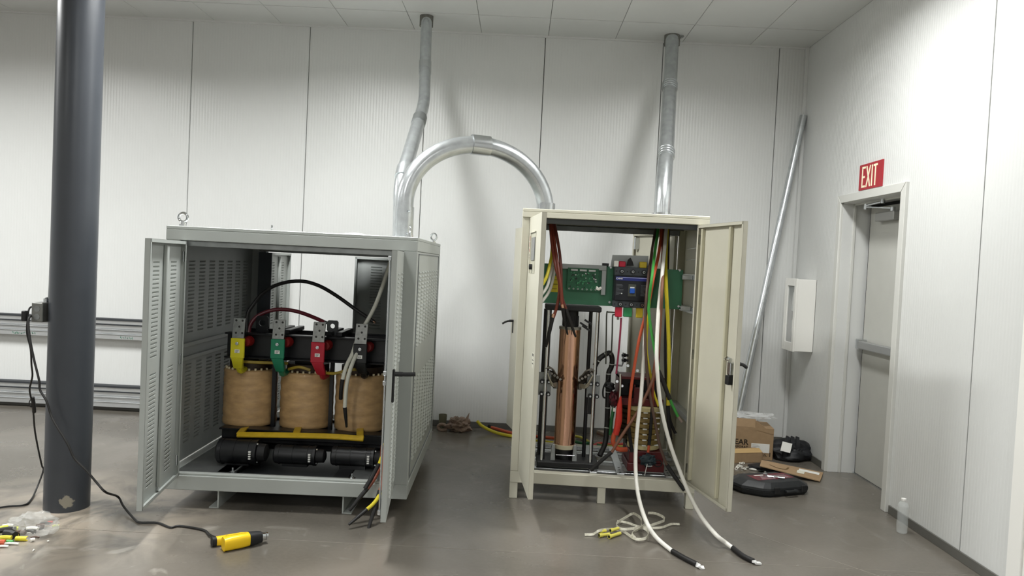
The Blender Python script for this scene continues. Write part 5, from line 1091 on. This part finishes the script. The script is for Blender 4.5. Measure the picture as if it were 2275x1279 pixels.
loft(MB(TX), [ins(O, 1.005, .044), ins(O, .99, .062), ins(O, .78, .094), ins(O, .76, .096)]).build('lid', TCM, tc_, .002, angle=12)
lab = MB(TX).box(-.03, lx-.06, .10, .225, .0962, .0972).build('label_panel', mat('case_label_red', '7e2530', .4, col2='3b2a30', scale=30), tc_)
mk = MB(TX)
for k in range(4): mk.box(.02+.01*k, lx-.09, .115+.02*k, .119+.02*k, .0973, .0977)
mk.build('label_lines', mat('label_silver', 'b9b5b5', .5), lab)
MB(TX).box(.02, .13, .195, .212, .0973, .0979).build('brand_strip', WHITEP, lab)
for uq in (.03, lx-.09): MB(TX).box(uq, uq+.05, -.006, .012, .022, .07).build('latch', BLACKM, tc_, .004)
MB(TX).tube([(lx*.36, -.0, .04), (lx*.36, -.022, .042), (lx*.58, -.022, .042), (lx*.58, .0, .04)], .010, 8).build('carry_handle', TCM, tc_)
tw = lambda x, y, z=.0: TX @ Vector((x, y, z))
t = thing('ratchet', 'small steel ratchet resting on the tool case lid', 'tool', tw(.1, .17, .098))
MB(TX).tube([(.09, .16, .105), (.14, .12, .105), (.19, .085, .105)], [.007, .009, .008], 10).build('grip', CHROME, t); MB(TX).cyl((.085, .165, .0985), (.085, .165, .12), .016, n=16).build('head', CHROME, t)
tag(MB(TX).tube([(.10, .185, .106), (.13, .215, .106), (.15, .24, .106)], .008, 10).build('socket_bit', DGALV), 'short dark socket bit resting on the tool case lid', 'tool')
# white chain on the floor behind the beige door
ch = thing('white_chain', 'small heap of white plastic links behind the beige door edge', 'chain', fl(1648, 1038))
rnd = random.Random(2)
for k in range(11):
    p = fl(1634+k*2.6+rnd.uniform(-2, 2), 1034+rnd.uniform(-6, 7), .006+.004*(k % 3)); MB().ring(p, (rnd.uniform(-1, 1), rnd.uniform(-1, 1), 1.4), .010, .003, 12, 6).build('link', WIREW, ch)

# ------------------------------------------------------------------ things along the back wall between and behind the cabinets
cq = fl(982, 953); tag(MB().lathe([(0, 0), (.032, 0), (.038, .13), (.036, .13), (.031, .004), (0, .004)], (cq.x, WY-.11, 0), n=28).build('grey_cup', mat('olive_grey', '6f6c58', .6)), 'small olive grey tub standing against the back wall baseboard', 'tub')
bq = fl(1018, 957); bb_ = thing('plastic_sack', 'crumpled brown plastic sack on the floor by the back wall', 'bag', (bq.x, bq.y, 0))
SACK = mat('brown_plastic', '8d7768', .4, var=.12, scale=12, bump=.6, bscale=20)
MB().blob((bq.x, bq.y, .055), (.10, .07, .065), .55, 2.3, 4, 21, flat=-.054).build('body', SACK, bb_)
MB().lathe([(.03, 0), (.012, .05), (.002, .10), (.0, .102)], (bq.x+.06, bq.y, .075), (.35, 0, 1), 10).build('peak', SACK, bb_)
MB().tube([(bq.x-.09, bq.y-.02, .03), (bq.x-.14, bq.y-.03, .06), (bq.x-.18, bq.y-.02, .04), (bq.x-.16, bq.y-.03, .008), (bq.x-.10, bq.y-.03, .012)], [.02, .014, .016, .014, .02], 8).build('knot_loop', SACK, bb_)
cable('yellow_cable', 'yellow cable with raised end on the floor by the back wall', YEL, [fl(1250, 985, .014), fl(1180, 978, .014), fl(1135, 968, .014), fl(1110, 963, .016), fl(1088, 955, .03), fl(1070, 945, .06), fl(1060, 935, .10)], .014)
cable('orange_cable', 'orange cable on the floor by the back wall, black end', ORANGE, [fl(1250, 975, .03), fl(1180, 968, .022), fl(1135, 961, .018), fl(1110, 954, .018), fl(1092, 949, .02)], .014, [(SHR, [fl(1093, 949, .02), fl(1086, 946, .022)], .0145, 'end_sleeve')])
cable('red_cable', 'red cable lying on the floor behind the copper column', mat('red_floor_cable', 'b8352c', .45), [fl(1275, 996, .05), fl(1300, 999, .03), fl(1330, 985, .016), fl(1360, 988, .016), fl(1400, 985, .016)], .014)
cable('green_cable', 'dark green cable lying on the floor behind the copper column', mat('dark_green_sleeve', '2b6a3b', .5), [fl(1278, 980, .02), fl(1295, 985, .016), fl(1310, 984, .016), fl(1345, 992, .016), fl(1400, 1000, .016)], .013)
cable('yellow_green_cable', 'yellow green cable lying on the floor behind the steel rods', mat('lime_cable', 'b3ab3c', .45), [fl(1275, 968, .02), fl(1292, 972, .016), fl(1320, 986, .016), fl(1360, 991, .016), fl(1400, 992, .016)], .012)
mg = thing('printed_leaflet', 'printed leaflet stack on the floor behind the beige cabinet', 'leaflet', fl(1325, 960))
l0 = [fl(1290, 948), fl(1345, 972), fl(1352, 954), fl(1302, 938)]
for k, cc in enumerate(('7d3f38', 'b39b7c', 'c9c7bf')):
    pts = [p+Z*(.012*k+.001) for p in l0]; MB().prism(pts, (0, 0, .011)).build('sheet', mat('leaflet_%d' % k, cc, .6, col2='8c7a6a', scale=14), mg)
